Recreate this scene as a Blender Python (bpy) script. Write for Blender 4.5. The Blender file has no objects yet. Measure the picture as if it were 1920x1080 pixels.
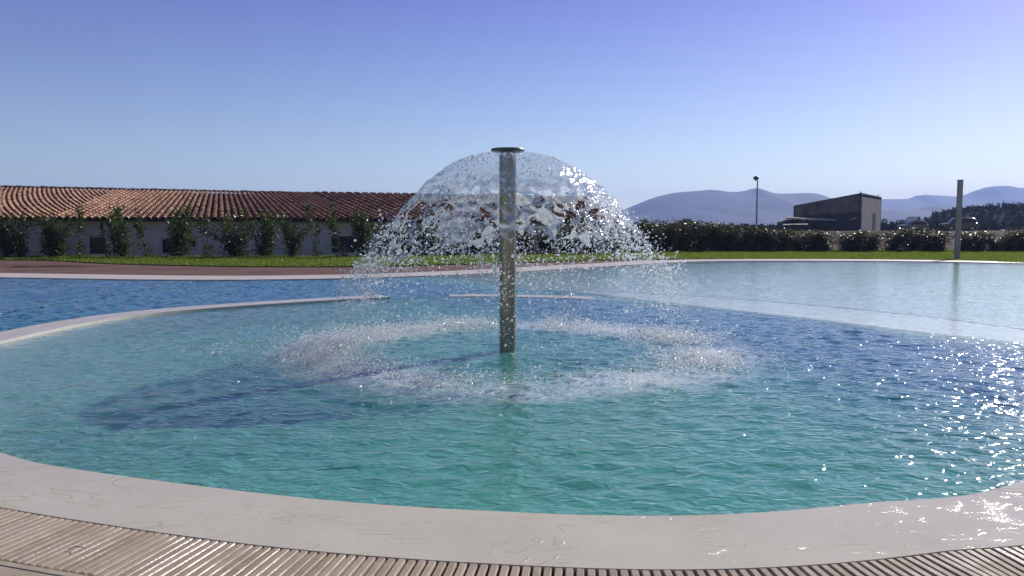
import bpy, bmesh, math, random
import numpy as np
from mathutils import Vector, Matrix
from mathutils.geometry import delaunay_2d_cdt

random.seed(7)
RNG = np.random.default_rng(11)
S = bpy.context.scene
C = S.collection
rad = math.radians

# ------------------------------------------------------------------ camera, sky, sun, exposure
CAM_H, F, HY = 1.48, 1420.0, 430.0
PITCH = math.atan((540 - HY) / F)
cam_d = bpy.data.cameras.new('camera')
cam = bpy.data.objects.new('camera', cam_d)
C.objects.link(cam)
cam.location = (0, 0, CAM_H)
cam.rotation_euler = (rad(90) - PITCH, 0, 0)
cam_d.lens = 36 * F / 1920
cam_d.clip_start = 0.05
cam_d.clip_end = 20000
S.camera = cam

SUN_EL, SUN_AZ = 29.0, 43.5            # azimuth measured from +Y towards +X
world = bpy.data.worlds.new('World')
S.world = world
world.use_nodes = True
wn = world.node_tree.nodes
wl = world.node_tree.links
bg = wn['Background']
sky = wn.new('ShaderNodeTexSky')
sky.sky_type = 'NISHITA'
sky.sun_disc = False
sky.sun_elevation = rad(SUN_EL)
sky.sun_rotation = rad(SUN_AZ)
sky.altitude = 0
sky.air_density = 1.0
sky.dust_density = 0.3
sky.ozone_density = 4.0
tint = wn.new('ShaderNodeMixRGB'); tint.blend_type = 'MULTIPLY'; tint.inputs[0].default_value = 1
tc = wn.new('ShaderNodeTexCoord'); sx = wn.new('ShaderNodeSeparateXYZ'); wl.new(tc.outputs['Generated'], sx.inputs[0])
cr = wn.new('ShaderNodeValToRGB')
cr.color_ramp.elements[0].position = 0.0; cr.color_ramp.elements[0].color = (1.36, 1.28, 1.06, 1)
cr.color_ramp.elements[1].position = .30; cr.color_ramp.elements[1].color = (.75, .58, 1.0, 1)
wl.new(sx.outputs['Z'], cr.inputs[0]); wl.new(cr.outputs[0], tint.inputs[2])
wl.new(sky.outputs['Color'], tint.inputs[1])
wl.new(tint.outputs[0], bg.inputs['Color'])
bg.inputs['Strength'].default_value = 0.095

sd = bpy.data.lights.new('sun', 'SUN')
sd.energy = 4.9
sd.angle = rad(0.53)
sd.color = (1.0, 0.95, 0.87)
sun = bpy.data.objects.new('sun', sd)
C.objects.link(sun)
SUNV = Vector((math.sin(rad(SUN_AZ)) * math.cos(rad(SUN_EL)), math.cos(rad(SUN_AZ)) * math.cos(rad(SUN_EL)), math.sin(rad(SUN_EL))))
sun.rotation_euler = SUNV.to_track_quat('Z', 'Y').to_euler()
sun.location = (20, 20, 40)

S.view_settings.view_transform = 'Standard'
S.view_settings.look = 'None'
S.view_settings.gamma = 1
S.view_settings.use_curve_mapping = False
S.view_settings.exposure = 0.16
S.render.engine = 'CYCLES'
S.cycles.max_bounces = 14
S.cycles.transparent_max_bounces = 24
S.cycles.transmission_bounces = 10
S.cycles.volume_bounces = 1
S.cycles.caustics_reflective = False
S.cycles.caustics_refractive = False
S.cycles.sample_clamp_indirect = 6.0
S.cycles.use_denoising = True

# ------------------------------------------------------------------ helpers
def ray(px, py):
    v = np.array([px - 960.0, F, 540.0 - py])
    return np.array([v[0], v[1] * math.cos(PITCH) + v[2] * math.sin(PITCH), -v[1] * math.sin(PITCH) + v[2] * math.cos(PITCH)])

def gp(px, py, z=0.0):
    """ground point seen at a pixel of the 1920 wide photograph"""
    r = ray(px, py)
    t = (z - CAM_H) / r[2]
    return (r[0] * t, r[1] * t)

def at(px, py, D):
    """point seen at a pixel, at depth D along +Y"""
    r = ray(px, py)
    t = D / r[1]
    return Vector((r[0] * t, D, CAM_H + r[2] * t))

def smooth(a, b, x):
    t = np.clip((x - a) / (b - a), 0, 1)
    return t * t * (3 - 2 * t)

def _h(ix, iy, iz, seed):
    n = (ix.astype(np.int64) * 374761393 + iy.astype(np.int64) * 668265263 + iz.astype(np.int64) * 2147483647 + seed * 974634777) & 0xffffffff
    n = ((n ^ (n >> 13)) * 1274126177) & 0xffffffff
    n = n ^ (n >> 16)
    return (n & 0xffffff) / float(0xffffff)

def vnoise(x, y, z=None, seed=0):
    x = np.asarray(x, float); y = np.asarray(y, float)
    z = np.zeros_like(x) if z is None else np.asarray(z, float)
    ix, iy, iz = np.floor(x), np.floor(y), np.floor(z)
    fx, fy, fz = x - ix, y - iy, z - iz
    fx, fy, fz = [f * f * f * (f * (f * 6 - 15) + 10) for f in (fx, fy, fz)]
    r = 0
    for dx in (0, 1):
        for dy in (0, 1):
            for dz in (0, 1):
                w = (fx if dx else 1 - fx) * (fy if dy else 1 - fy) * (fz if dz else 1 - fz)
                r = r + w * _h(ix + dx, iy + dy, iz + dz, seed)
    return r * 2 - 1

def fbm(x, y, z=None, oct=4, seed=0):
    a, f, r, n = 1.0, 1.0, 0, 0
    for k in range(oct):
        r = r + a * vnoise(x * f, y * f, None if z is None else z * f, seed + k)
        n += a; a *= .5; f *= 2.03
    return r / n

def link(name, me, m=None, parent=None, smoothed=False):
    o = bpy.data.objects.new(name, me)
    C.objects.link(o)
    if m is not None:
        for x in (m if isinstance(m, (list, tuple)) else [m]):
            me.materials.append(x)
    if parent is not None:
        o.parent = parent
    if smoothed:
        me.shade_smooth()
    return o

def mesh_np(name, V, Fs, mat_idx=None):
    """V (n,3), Fs (m,k) all faces of k corners"""
    V = np.asarray(V, np.float32); Fs = np.asarray(Fs, np.int32)
    me = bpy.data.meshes.new(name)
    k = Fs.shape[1]; m = len(Fs)
    me.vertices.add(len(V)); me.vertices.foreach_set('co', V.ravel())
    me.loops.add(m * k); me.loops.foreach_set('vertex_index', Fs.ravel())
    me.polygons.add(m)
    me.polygons.foreach_set('loop_start', np.arange(0, m * k, k, dtype=np.int32))
    me.polygons.foreach_set('loop_total', np.full(m, k, np.int32))
    if mat_idx is not None:
        me.polygons.foreach_set('material_index', np.asarray(mat_idx, np.int32))
    me.update(calc_edges=True)
    me.validate()
    me.shade_flat()
    return me

def grid_faces(nx, ny, wrap=False):
    """vertices indexed i*ny + j"""
    I, J = np.meshgrid(np.arange(nx if wrap else nx - 1), np.arange(ny - 1), indexing='ij')
    I2 = (I + 1) % nx
    return np.stack([I * ny + J, I2 * ny + J, I2 * ny + J + 1, I * ny + J + 1], -1).reshape(-1, 4)

class MB:
    def __init__(s): s.v = []; s.f = []; s.mi = []
    def add(s, vs, fs, mi=0):
        b = len(s.v); s.v += [tuple(x) for x in vs]
        s.f += [tuple(i + b for i in f) for f in fs]; s.mi += [mi] * len(fs)
    def box(s, x0, x1, y0, y1, z0, z1, mi=0, M=None):
        vs = [Vector((x, y, z)) for x in (x0, x1) for y in (y0, y1) for z in (z0, z1)]
        if M is not None: vs = [M @ v for v in vs]
        s.add(vs, [(0, 1, 3, 2), (4, 6, 7, 5), (0, 4, 5, 1), (2, 3, 7, 6), (0, 2, 6, 4), (1, 5, 7, 3)], mi)
    def prism(s, pts, d, mi=0):
        """closed polygon pts (Vectors) extruded by vector d"""
        n = len(pts)
        s.add(list(pts) + [p + d for p in pts], [tuple(range(n))[::-1], tuple(range(n, 2 * n))] + [(i, (i + 1) % n, (i + 1) % n + n, i + n) for i in range(n)], mi)
    def tube(s, pts, rs, n=8, cap=True, mi=0):
        rings = []
        pts = [Vector(p) for p in pts]
        for i, p in enumerate(pts):
            t = (pts[min(i + 1, len(pts) - 1)] - pts[max(i - 1, 0)]).normalized()
            a = t.cross(Vector((0, 1, 0)) if abs(t.y) < .9 else Vector((1, 0, 0))).normalized()
            b = t.cross(a)
            rings.append([p + (a * math.cos(2 * math.pi * k / n) + b * math.sin(2 * math.pi * k / n)) * rs[i] for k in range(n)])
        fs = []
        for i in range(len(pts) - 1):
            for k in range(n):
                k2 = (k + 1) % n
                fs.append((i * n + k, i * n + k2, (i + 1) * n + k2, (i + 1) * n + k))
        if cap:
            fs.append(tuple(range(n))[::-1]); fs.append(tuple((len(pts) - 1) * n + k for k in range(n)))
        s.add([v for r in rings for v in r], fs, mi)
    def lathe(s, prof, n=48, cx=0, cy=0, mi=0):
        m = len(prof); vs = []; fs = []
        for k in range(n):
            a = 2 * math.pi * k / n
            vs += [(cx + r * math.cos(a), cy + r * math.sin(a), z) for r, z in prof]
        for k in range(n):
            k2 = (k + 1) % n
            for j in range(m - 1):
                fs.append((k * m + j, k2 * m + j, k2 * m + j + 1, k * m + j + 1))
        s.add(vs, fs, mi)
    def build(s, name, m, parent=None, smoothed=False):
        me = bpy.data.meshes.new(name)
        me.from_pydata(s.v, [], s.f)
        me.polygons.foreach_set('material_index', s.mi)
        bm = bmesh.new(); bm.from_mesh(me)
        bmesh.ops.recalc_face_normals(bm, faces=bm.faces)
        bm.to_mesh(me); bm.free()
        o = link(name, me, m, parent)
        if smoothed:
            me.polygons.foreach_set('use_smooth', [True] * len(me.polygons))
            try:
                me.set_sharp_from_angle(angle=rad(40))
            except Exception:
                pass
        return o

def tag(o, label=None, cat=None, group=None, kind=None):
    if label: o['label'] = label
    if cat: o['category'] = cat
    if group: o['group'] = group
    if kind: o['kind'] = kind
    return o

def empty(name, loc=(0, 0, 0), rz=0.0, label=None, cat=None, group=None):
    o = bpy.data.objects.new(name, None)
    C.objects.link(o); o.location = loc; o.rotation_euler = (0, 0, rz)
    o.empty_display_size = .1
    return tag(o, label, cat, group)

def copy_tree(o, parent=None):
    c = o.copy(); C.objects.link(c)
    if parent is not None: c.parent = parent
    for ch in list(o.children): copy_tree(ch, c)
    return c

# ------------------------------------------------------------------ materials
def new_mat(name):
    m = bpy.data.materials.new(name); m.use_nodes = True
    nt = m.node_tree
    return m, nt, nt.nodes['Principled BSDF']

def nd(nt, t, **kw):
    n = nt.nodes.new(t)
    for k, v in kw.items():
        if k in n.inputs: n.inputs[k].default_value = v
        else: setattr(n, k, v)
    return n

def math_n(nt, op, a, b=None, clamp=False):
    n = nt.nodes.new('ShaderNodeMath'); n.operation = op; n.use_clamp = clamp
    for i, x in enumerate((a, b)):
        if x is None: continue
        if isinstance(x, (int, float)): n.inputs[i].default_value = x
        else: nt.links.new(x, n.inputs[i])
    return n.outputs[0]

def ramp(nt, fac, stops):
    r = nt.nodes.new('ShaderNodeValToRGB')
    els = r.color_ramp.elements
    while len(els) < len(stops): els.new(.5)
    for e, (p, c) in zip(els, stops):
        e.position = p; e.color = (*c, 1) if len(c) == 3 else c
    nt.links.new(fac, r.inputs[0])
    return r.outputs[0]

def noise_n(nt, scale, detail=4, rough=.55, vec=None, dist=0.0):
    n = nd(nt, 'ShaderNodeTexNoise', Scale=scale, Detail=detail, Roughness=rough, Distortion=dist)
    if vec is None:
        vec = nt.nodes.new('ShaderNodeNewGeometry').outputs['Position']
    nt.links.new(vec, n.inputs['Vector'])
    return n.outputs['Fac']

def simple(name, c1, c2=None, scale=3.0, rough=.7, metal=0.0, bump=0.0, bscale=None, spec=.5, detail=5, local=False):
    m, nt, p = new_mat(name)
    p.inputs['Roughness'].default_value = rough
    p.inputs['Metallic'].default_value = metal
    p.inputs['Specular IOR Level'].default_value = spec
    vec = nt.nodes.new('ShaderNodeTexCoord').outputs['Object'] if local else None
    if c2 is None:
        p.inputs['Base Color'].default_value = (*c1, 1)
    else:
        f = noise_n(nt, scale, detail, vec=vec)
        nt.links.new(ramp(nt, f, [(.32, c1), (.68, c2)]), p.inputs['Base Color'])
    if bump:
        b = nd(nt, 'ShaderNodeBump', Strength=1.0, Distance=bump)
        nt.links.new(noise_n(nt, bscale or scale * 4, 5, vec=vec), b.inputs['Height'])
        nt.links.new(b.outputs[0], p.inputs['Normal'])
    return m

M = {}
M['deck'] = simple('brown_paving', (.115, .062, .042), (.19, .115, .08), .55, .75, bump=.004, bscale=25, spec=.15)
M['front_deck'] = simple('beige_paving', (.36, .29, .19), (.46, .38, .27), 4, .65, bump=.002, bscale=60)
M['coping'] = simple('pale_coping', (.50, .43, .36), (.62, .54, .46), 2, .55, bump=.002)
M['divider'] = simple('beige_wall_top', (.44, .40, .36), (.54, .50, .45), 5, .5, bump=.004, bscale=18)
M['soil'] = simple('dry_field', (.045, .033, .02), (.085, .064, .04), .12, .95, bump=.05, bscale=2, spec=.05)
M['lawn'] = simple('lawn_soil', (.035, .06, .010), (.06, .09, .018), 2, .9, spec=.05)
M['dark'] = simple('dark_channel', (.02, .019, .017), (.035, .033, .03), 8, .6)
M['white_wall'] = simple('white_render', (.47, .43, .34), (.54, .49, .40), 1.2, .85, bump=.003, bscale=30)
M['band'] = simple('cream_band', (.40, .39, .34), (.45, .44, .38), 2, .85)
M['frame'] = simple('window_frame_grey', (.50, .50, .49), (.56, .56, .55), 6, .5)
M['pane'] = simple('dark_glass', (.012, .013, .013), None, rough=.12, spec=.2)
M['door'] = simple('dark_door', (.02, .018, .015), (.03, .027, .022), 3, .6)
M['concrete'] = simple('weathered_concrete', (.06, .05, .04), (.17, .145, .115), .5, .9, bump=.01, bscale=6)
M['concrete_lit'] = simple('lit_side_concrete', (.24, .22, .20), (.34, .315, .285), .8, .9, bump=.01, bscale=6)  # barn side wall: the light falling on it is put into this paler colour
M['steel_dark'] = simple('dark_steel', (.10, .10, .10), (.15, .15, .15), 10, .35, metal=.8)
M['sheet'] = simple('canopy_sheet', (.34, .30, .235), (.44, .395, .32), 3, .8, spec=.1)
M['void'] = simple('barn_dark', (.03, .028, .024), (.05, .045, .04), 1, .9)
M['grey_post'] = simple('grey_painted_metal', (.25, .23, .205), (.31, .285, .255), 5, .5, bump=.001, bscale=40)
M['galv'] = simple('galvanised_steel', (.22, .22, .22), (.28, .28, .28), 8, .45, metal=.5)
M['lamp_glass'] = simple('lamp_glass', (.6, .6, .58), None, rough=.2)
M['car_dark'] = simple('dark_car_paint', (.025, .026, .03), None, rough=.15)
M['car_grey'] = simple('grey_car_paint', (.07, .075, .08), None, rough=.15)
M['rubber'] = simple('rubber', (.015, .015, .015), None, rough=.8)
M['rim_metal'] = simple('alloy', (.4, .4, .42), None, rough=.3, metal=1)
M['tail'] = simple('tail_light', (.25, .01, .01), None, rough=.2)
M['stem'] = simple('shrub_stem', (.055, .045, .03), (.10, .085, .06), 12, .8)
M['bark'] = simple('bark', (.05, .04, .03), (.09, .07, .05), 6, .9, bump=.01)
M['twig'] = simple('dry_twig', (.10, .07, .04), None, rough=.8)

def leaf_mat(name, a, b, rough=.32, transl=.25):
    m, nt, p = new_mat(name)
    oi = nt.nodes.new('ShaderNodeObjectInfo').outputs['Random']
    f = noise_n(nt, 5, 2, vec=nt.nodes.new('ShaderNodeTexCoord').outputs['Object'])
    f2 = math_n(nt, 'ADD', math_n(nt, 'MULTIPLY', f, .8), math_n(nt, 'MULTIPLY', oi, .2))
    col = ramp(nt, f2, [(.3, a), (.7, b)])
    nt.links.new(col, p.inputs['Base Color'])
    p.inputs['Roughness'].default_value = rough
    p.inputs['Specular IOR Level'].default_value = .33
    tr = nt.nodes.new('ShaderNodeBsdfTranslucent')
    nt.links.new(col, tr.inputs['Color'])
    mx = nd(nt, 'ShaderNodeMixShader', Fac=transl)
    nt.links.new(p.outputs[0], mx.inputs[1]); nt.links.new(tr.outputs[0], mx.inputs[2])
    nt.links.new(mx.outputs[0], nt.nodes['Material Output'].inputs['Surface'])
    return m
M['leaf'] = leaf_mat('oleander_leaf', (.036, .058, .010), (.085, .118, .022), .34, .38)
M['leaf_hedge'] = leaf_mat('hedge_leaf', (.042, .046, .010), (.105, .105, .026), .36, .42)
M['grass'] = leaf_mat('grass_blade', (.105, .155, .010), (.21, .27, .03), .5, .55)
M['pine'] = leaf_mat('pine_foliage', (.008, .012, .007), (.018, .025, .012), 1.0, .1)
TILE_COL = [(.27, .13, .075), (.31, .165, .092), (.23, .108, .065), (.35, .21, .115), (.185, .086, .056)]
TM = [simple('terracotta_%s' % n, tuple(c * .85 for c in col), tuple(c * 1.12 for c in col), 9, .8, bump=.004, bscale=30) for n, col in zip(('rust', 'orange', 'brown', 'sand', 'dark'), TILE_COL)]
M['roof_bed'] = simple('roof_bed_terracotta', (.07, .03, .02), (.11, .05, .032), 3, .9)
M['ridge'] = simple('dark_ridge_tile', (.06, .04, .03), (.11, .07, .05), 3, .85, bump=.005)

# pool floor: beige resin
def floor_mat():
    m, nt, p = new_mat('pool_resin')
    f = noise_n(nt, .6, 5)
    c1 = ramp(nt, f, [(.3, (.54, .51, .44)), (.7, (.64, .60, .53))])
    c2 = ramp(nt, f, [(.3, (.56, .49, .38)), (.7, (.66, .58, .46))])           # the beach is coated in a sandier resin
    sz = nt.nodes.new('ShaderNodeSeparateXYZ'); nt.links.new(nt.nodes.new('ShaderNodeNewGeometry').outputs['Position'], sz.inputs[0])
    mx = nt.nodes.new('ShaderNodeMixRGB'); nt.links.new(math_n(nt, 'GREATER_THAN', sz.outputs['Z'], -.2), mx.inputs[0])
    nt.links.new(c1, mx.inputs[1]); nt.links.new(c2, mx.inputs[2])
    nt.links.new(mx.outputs[0], p.inputs['Base Color'])
    p.inputs['Roughness'].default_value = .7
    return m
M['pool_floor'] = floor_mat()
M['nosing'] = simple('step_nosing', (.10, .12, .14), (.16, .18, .2), 9, .6)

# wet rim: beige resin with a film of water running over it
def rim_mat():
    m, nt, p = new_mat('wet_beige_rim')
    pos = nt.nodes.new('ShaderNodeNewGeometry').outputs['Position']
    f = noise_n(nt, 1.6, 6)
    g = noise_n(nt, 160, 2)
    c1 = ramp(nt, f, [(.3, (.58, .525, .37)), (.7, (.67, .61, .445))])
    mx = nt.nodes.new('ShaderNodeMixRGB'); mx.blend_type = 'MULTIPLY'; mx.inputs[0].default_value = 1
    nt.links.new(c1, mx.inputs[1])
    nt.links.new(ramp(nt, g, [(.35, (.86, .86, .86)), (.6, (1, 1, 1))]), mx.inputs[2])
    nt.links.new(mx.outputs[0], p.inputs['Base Color'])
    p.inputs['Roughness'].default_value = .8
    p.inputs['Specular IOR Level'].default_value = .05
    p.inputs['Coat Weight'].default_value = 1.0
    p.inputs['Coat Roughness'].default_value = .085
    p.inputs['Coat IOR'].default_value = 1.33
    # thin wandering ripple fronts: bands of fine waves gathered along warped lines
    mp = nd(nt, 'ShaderNodeMapping'); mp.inputs['Scale'].default_value = (1.0, 2.4, 1); nt.links.new(pos, mp.inputs['Vector'])
    wv = noise_n(nt, 1.5, 2, .5, mp.outputs[0], 1.2)
    line = math_n(nt, 'ABSOLUTE', math_n(nt, 'SUBTRACT', math_n(nt, 'FRACT', math_n(nt, 'MULTIPLY', wv, 5.5)), .5))
    band = math_n(nt, 'SUBTRACT', 1.0, math_n(nt, 'MULTIPLY', line, 8.0), True)
    patch = ramp(nt, noise_n(nt, 2.3, 2), [(.46, (0, 0, 0)), (.62, (1, 1, 1))])
    fine = noise_n(nt, 62, 3, .6, mp.outputs[0], .8)
    h = math_n(nt, 'MULTIPLY', band, math_n(nt, 'ADD', math_n(nt, 'MULTIPLY', fine, 1.0), .12))
    h = math_n(nt, 'MULTIPLY', h, math_n(nt, 'ADD', patch, .12))
    h = math_n(nt, 'ADD', h, math_n(nt, 'MULTIPLY', fine, .025))
    b = nd(nt, 'ShaderNodeBump', Strength=1.0, Distance=.011)
    nt.links.new(h, b.inputs['Height'])
    nt.links.new(b.outputs[0], p.inputs['Coat Normal'])
    b2 = nd(nt, 'ShaderNodeBump', Strength=.4, Distance=.004)
    nt.links.new(h, b2.inputs['Height'])
    nt.links.new(b2.outputs[0], p.inputs['Normal'])
    return m
M['rim'] = rim_mat()

POLE = Vector((gp(952, 657)[0], gp(952, 657)[1], 0))
RING_R = 2.26
RING_C = POLE + Vector((.13, .12, 0))

def water_mat():
    m, nt, p = new_mat('pool_water_surface')
    nt.nodes.remove(p)
    pos = nt.nodes.new('ShaderNodeNewGeometry').outputs['Position']
    mp = nd(nt, 'ShaderNodeMapping'); mp.inputs['Scale'].default_value = (1, 1.6, 1); nt.links.new(pos, mp.inputs['Vector'])
    n1 = noise_n(nt, 8.5, 1, .5, mp.outputs[0], .8)
    b = nd(nt, 'ShaderNodeBump', Strength=1.0, Distance=.02)
    dep = nt.nodes.new('ShaderNodeAttribute'); dep.attribute_name = 'depth'
    nt.links.new(math_n(nt, 'ADD', math_n(nt, 'MULTIPLY', dep.outputs['Fac'], 1.8), .22, True), b.inputs['Strength'])
    nt.links.new(n1, b.inputs['Height']); b.inputs['Distance'].default_value = .022
    nrm = b.outputs[0]
    gl = nd(nt, 'ShaderNodeBsdfGlossy', Roughness=.11)
    gl.inputs['Color'].default_value = (1, 1, 1, 1)
    nt.links.new(nrm, gl.inputs['Normal'])
    tr = nt.nodes.new('ShaderNodeBsdfTransparent'); tr.inputs['Color'].default_value = (.97, 1, 1, 1)
    df = nt.nodes.new('ShaderNodeBsdfDiffuse'); df.inputs['Color'].default_value = (.055, .235, .20, 1)
    nt.links.new(nrm, df.inputs['Normal'])
    body = nd(nt, 'ShaderNodeMixShader', Fac=.34)
    rf = nd(nt, 'ShaderNodeBsdfRefraction', IOR=1.33, Roughness=.12)
    nt.links.new(nrm, rf.inputs['Normal'])
    dep = nt.nodes.new('ShaderNodeAttribute'); dep.attribute_name = 'depth'
    turb = math_n(nt, 'SUBTRACT', 1.0, math_n(nt, 'POWER', 2.718, math_n(nt, 'MULTIPLY', dep.outputs['Fac'], -1.0)))
    nt.links.new(turb, body.inputs[0])
    nt.links.new(ramp(nt, dep.outputs['Fac'], [(.25, (.21, .54, .42)), (.62, (.125, .53, .385)), (1.0, (.042, .24, .325))]), df.inputs['Color'])
    thru = nd(nt, 'ShaderNodeMixShader', Fac=.5)
    nt.links.new(math_n(nt, 'MINIMUM', math_n(nt, 'MULTIPLY', dep.outputs['Fac'], 1.2), .5), thru.inputs[0])
    nt.links.new(tr.outputs[0], thru.inputs[1]); nt.links.new(rf.outputs[0], thru.inputs[2])
    nt.links.new(thru.outputs[0], body.inputs[1]); nt.links.new(df.outputs[0], body.inputs[2])
    # foam and aerated water where the falling ring lands
    d = nt.nodes.new('ShaderNodeVectorMath'); d.operation = 'DISTANCE'
    nt.links.new(pos, d.inputs[0]); d.inputs[1].default_value = RING_C
    dist = d.outputs['Value']
    warp = math_n(nt, 'MULTIPLY', math_n(nt, 'SUBTRACT', noise_n(nt, .8, 2), .5), 1.0)
    off = math_n(nt, 'ABSOLUTE', math_n(nt, 'SUBTRACT', math_n(nt, 'ADD', dist, warp), RING_R))
    ring = math_n(nt, 'SUBTRACT', 1.0, math_n(nt, 'DIVIDE', off, .8), True)
    big = ramp(nt, noise_n(nt, .75, 2), [(.36, (0.2, .2, .2)), (.54, (1, 1, 1))])
    fine = ramp(nt, noise_n(nt, 16, 5, .7), [(.38, (0, 0, 0)), (.60, (1, 1, 1))])
    foam = math_n(nt, 'MULTIPLY', math_n(nt, 'MULTIPLY', ring, big), math_n(nt, 'ADD', math_n(nt, 'MULTIPLY', fine, 1.5), .3), True)
    foam = math_n(nt, 'MULTIPLY', foam, .75)
    white = nt.nodes.new('ShaderNodeBsdfDiffuse'); white.inputs['Color'].default_value = (.78, .82, .80, 1)
    body2 = nt.nodes.new('ShaderNodeMixShader')
    nt.links.new(foam, body2.inputs[0]); nt.links.new(body.outputs[0], body2.inputs[1]); nt.links.new(white.outputs[0], body2.inputs[2])
    lw = nd(nt, 'ShaderNodeLayerWeight', Blend=.5); nt.links.new(nrm, lw.inputs['Normal'])
    fres = math_n(nt, 'ADD', math_n(nt, 'MULTIPLY', math_n(nt, 'POWER', lw.outputs['Facing'], 5.0), .98), .02, True)
    top = nt.nodes.new('ShaderNodeMixShader')
    nt.links.new(fres, top.inputs[0]); nt.links.new(body2.outputs[0], top.inputs[1]); nt.links.new(gl.outputs[0], top.inputs[2])
    out = nt.nodes['Material Output']
    nt.links.new(top.outputs[0], out.inputs['Surface'])
    va = nt.nodes.new('ShaderNodeVolumeAbsorption')
    va.inputs['Color'].default_value = (.50, .90, .875, 1)
    va.inputs['Density'].default_value = 1.0
    nt.links.new(va.outputs[0], out.inputs['Volume'])
    return m
M['water'] = water_mat()

def splash_mat(name, transp, white):
    m, nt, p = new_mat(name)
    nt.nodes.remove(p)
    g = nd(nt, 'ShaderNodeBsdfGlass', IOR=1.33, Roughness=.10 if name == 'falling_water' else .16)
    t = nt.nodes.new('ShaderNodeBsdfTransparent')
    gl = nd(nt, 'ShaderNodeBsdfGlossy', Roughness=.12)
    wd = nt.nodes.new('ShaderNodeBsdfTranslucent'); wd.inputs['Color'].default_value = (.85, .9, .93, 1)
    wd.inputs['Color'].default_value = (.93, .93, .91, 1) if name == 'falling_water' else (.86, .91, .94, 1)
    age = nt.nodes.new('ShaderNodeAttribute'); age.attribute_name = 'tear'
    a = nd(nt, 'ShaderNodeMixShader', Fac=transp)
    nt.links.new(g.outputs[0], a.inputs[1]); nt.links.new(t.outputs[0], a.inputs[2])
    b = nd(nt, 'ShaderNodeMixShader', Fac=.10)
    nt.links.new(a.outputs[0], b.inputs[1]); nt.links.new(gl.outputs[0], b.inputs[2])
    c = nd(nt, 'ShaderNodeMixShader', Fac=white)
    if name == 'falling_water':
        nt.links.new(math_n(nt, 'SUBTRACT', .955, math_n(nt, 'MULTIPLY', age.outputs['Fac'], .12)), a.inputs[0])
        nt.links.new(math_n(nt, 'ADD', math_n(nt, 'MULTIPLY', age.outputs['Fac'], .14), .012), c.inputs[0])
        nt.links.new(math_n(nt, 'ADD', math_n(nt, 'MULTIPLY', age.outputs['Fac'], .17), .035), b.inputs[0])
    nt.links.new(b.outputs[0], c.inputs[1]); nt.links.new(wd.outputs[0], c.inputs[2])
    nt.links.new(c.outputs[0], nt.nodes['Material Output'].inputs['Surface'])
    return m
M['bell'] = splash_mat('falling_water', .50, .17)
M['drop'] = splash_mat('water_drop', .35, .42)

# ------------------------------------------------------------------ outlines
def spline(pts, closed=True, n=400):
    P = np.array(pts, float); N = len(P)
    out = []
    segs = N if closed else N - 1
    for i in range(segs):
        if closed:
            p0, p1, p2, p3 = P[(i - 1) % N], P[i], P[(i + 1) % N], P[(i + 2) % N]
        else:
            p0, p1, p2, p3 = P[max(i - 1, 0)], P[i], P[i + 1], P[min(i + 2, N - 1)]
        t = np.linspace(0, 1, 24, endpoint=False)[:, None]
        out.append(.5 * ((2 * p1) + (-p0 + p2) * t + (2 * p0 - 5 * p1 + 4 * p2 - p3) * t ** 2 + (-p0 + 3 * p1 - 3 * p2 + p3) * t ** 3))
    Q = np.concatenate(out + ([] if closed else [P[-1:]]))
    if closed: Q = np.concatenate([Q, Q[:1]])
    L = np.r_[0, np.cumsum(np.hypot(*np.diff(Q, axis=0).T))]
    s = np.linspace(0, L[-1], n, endpoint=not closed)
    return np.c_[np.interp(s, L, Q[:, 0]), np.interp(s, L, Q[:, 1])]

def offset(P, d, closed=True):
    """offset to the right of travel direction for positive d"""
    if closed: T = np.roll(P, -1, 0) - np.roll(P, 1, 0)
    else: T = np.gradient(P, axis=0)
    T = T / np.hypot(T[:, 0], T[:, 1])[:, None]
    return P + np.c_[T[:, 1], -T[:, 0]] * d

def inside(P, x, y):
    x = np.asarray(x, float); y = np.asarray(y, float)
    r = np.zeros(x.shape, bool)
    n = len(P); j = n - 1
    for i in range(n):
        xi, yi = P[i]; xj, yj = P[j]
        if yi != yj:
            c = ((yi > y) != (yj > y)) & (x < (xj - xi) * (y - yi) / (yj - yi) + xi)
            r ^= c
        j = i
    return r

def dist_to(P, x, y, closed=True):
    x = np.asarray(x, float); y = np.asarray(y, float)
    best = np.full(x.shape, 1e9)
    n = len(P)
    for i in range(n if closed else n - 1):
        a = P[i]; b = P[(i + 1) % n]; d = b - a
        t = np.clip(((x - a[0]) * d[0] + (y - a[1]) * d[1]) / max(d @ d, 1e-12), 0, 1)
        best = np.minimum(best, np.hypot(x - a[0] - t * d[0], y - a[1] - t * d[1]))
    return best

near_px = [(0, 852), (150, 885), (570, 938), (960, 965), (1300, 971), (1600, 950), (1920, 903)]
far_px = [(1920, 662), (1700, 628), (1500, 597), (1200, 567), (960, 557), (735, 560), (300, 590), (0, 645)]
# travelling counter-clockwise: near side left to right, far side right to left
ROUND = spline([gp(*p) for p in near_px] + [(5.15, 6.3)] + [gp(*p) for p in far_px] + [(-6.35, 7.6), (-5.1, 6.0)], True, 360)
RIM_W = .58
RIM_OUT = offset(ROUND, RIM_W)
CEN = ROUND.mean(0)

back_px = [(0, 521.5), (150, 524), (300, 526), (480, 526), (700, 522), (920, 513.5), (1060, 505), (1180, 498), (1300, 491.5), (1450, 490), (1650, 490.5), (1800, 492.5), (1920, 495)]
BACK = spline([(-30, 26)] + [gp(*p) for p in back_px] + [(31, 29.5)], False, 160)

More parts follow.
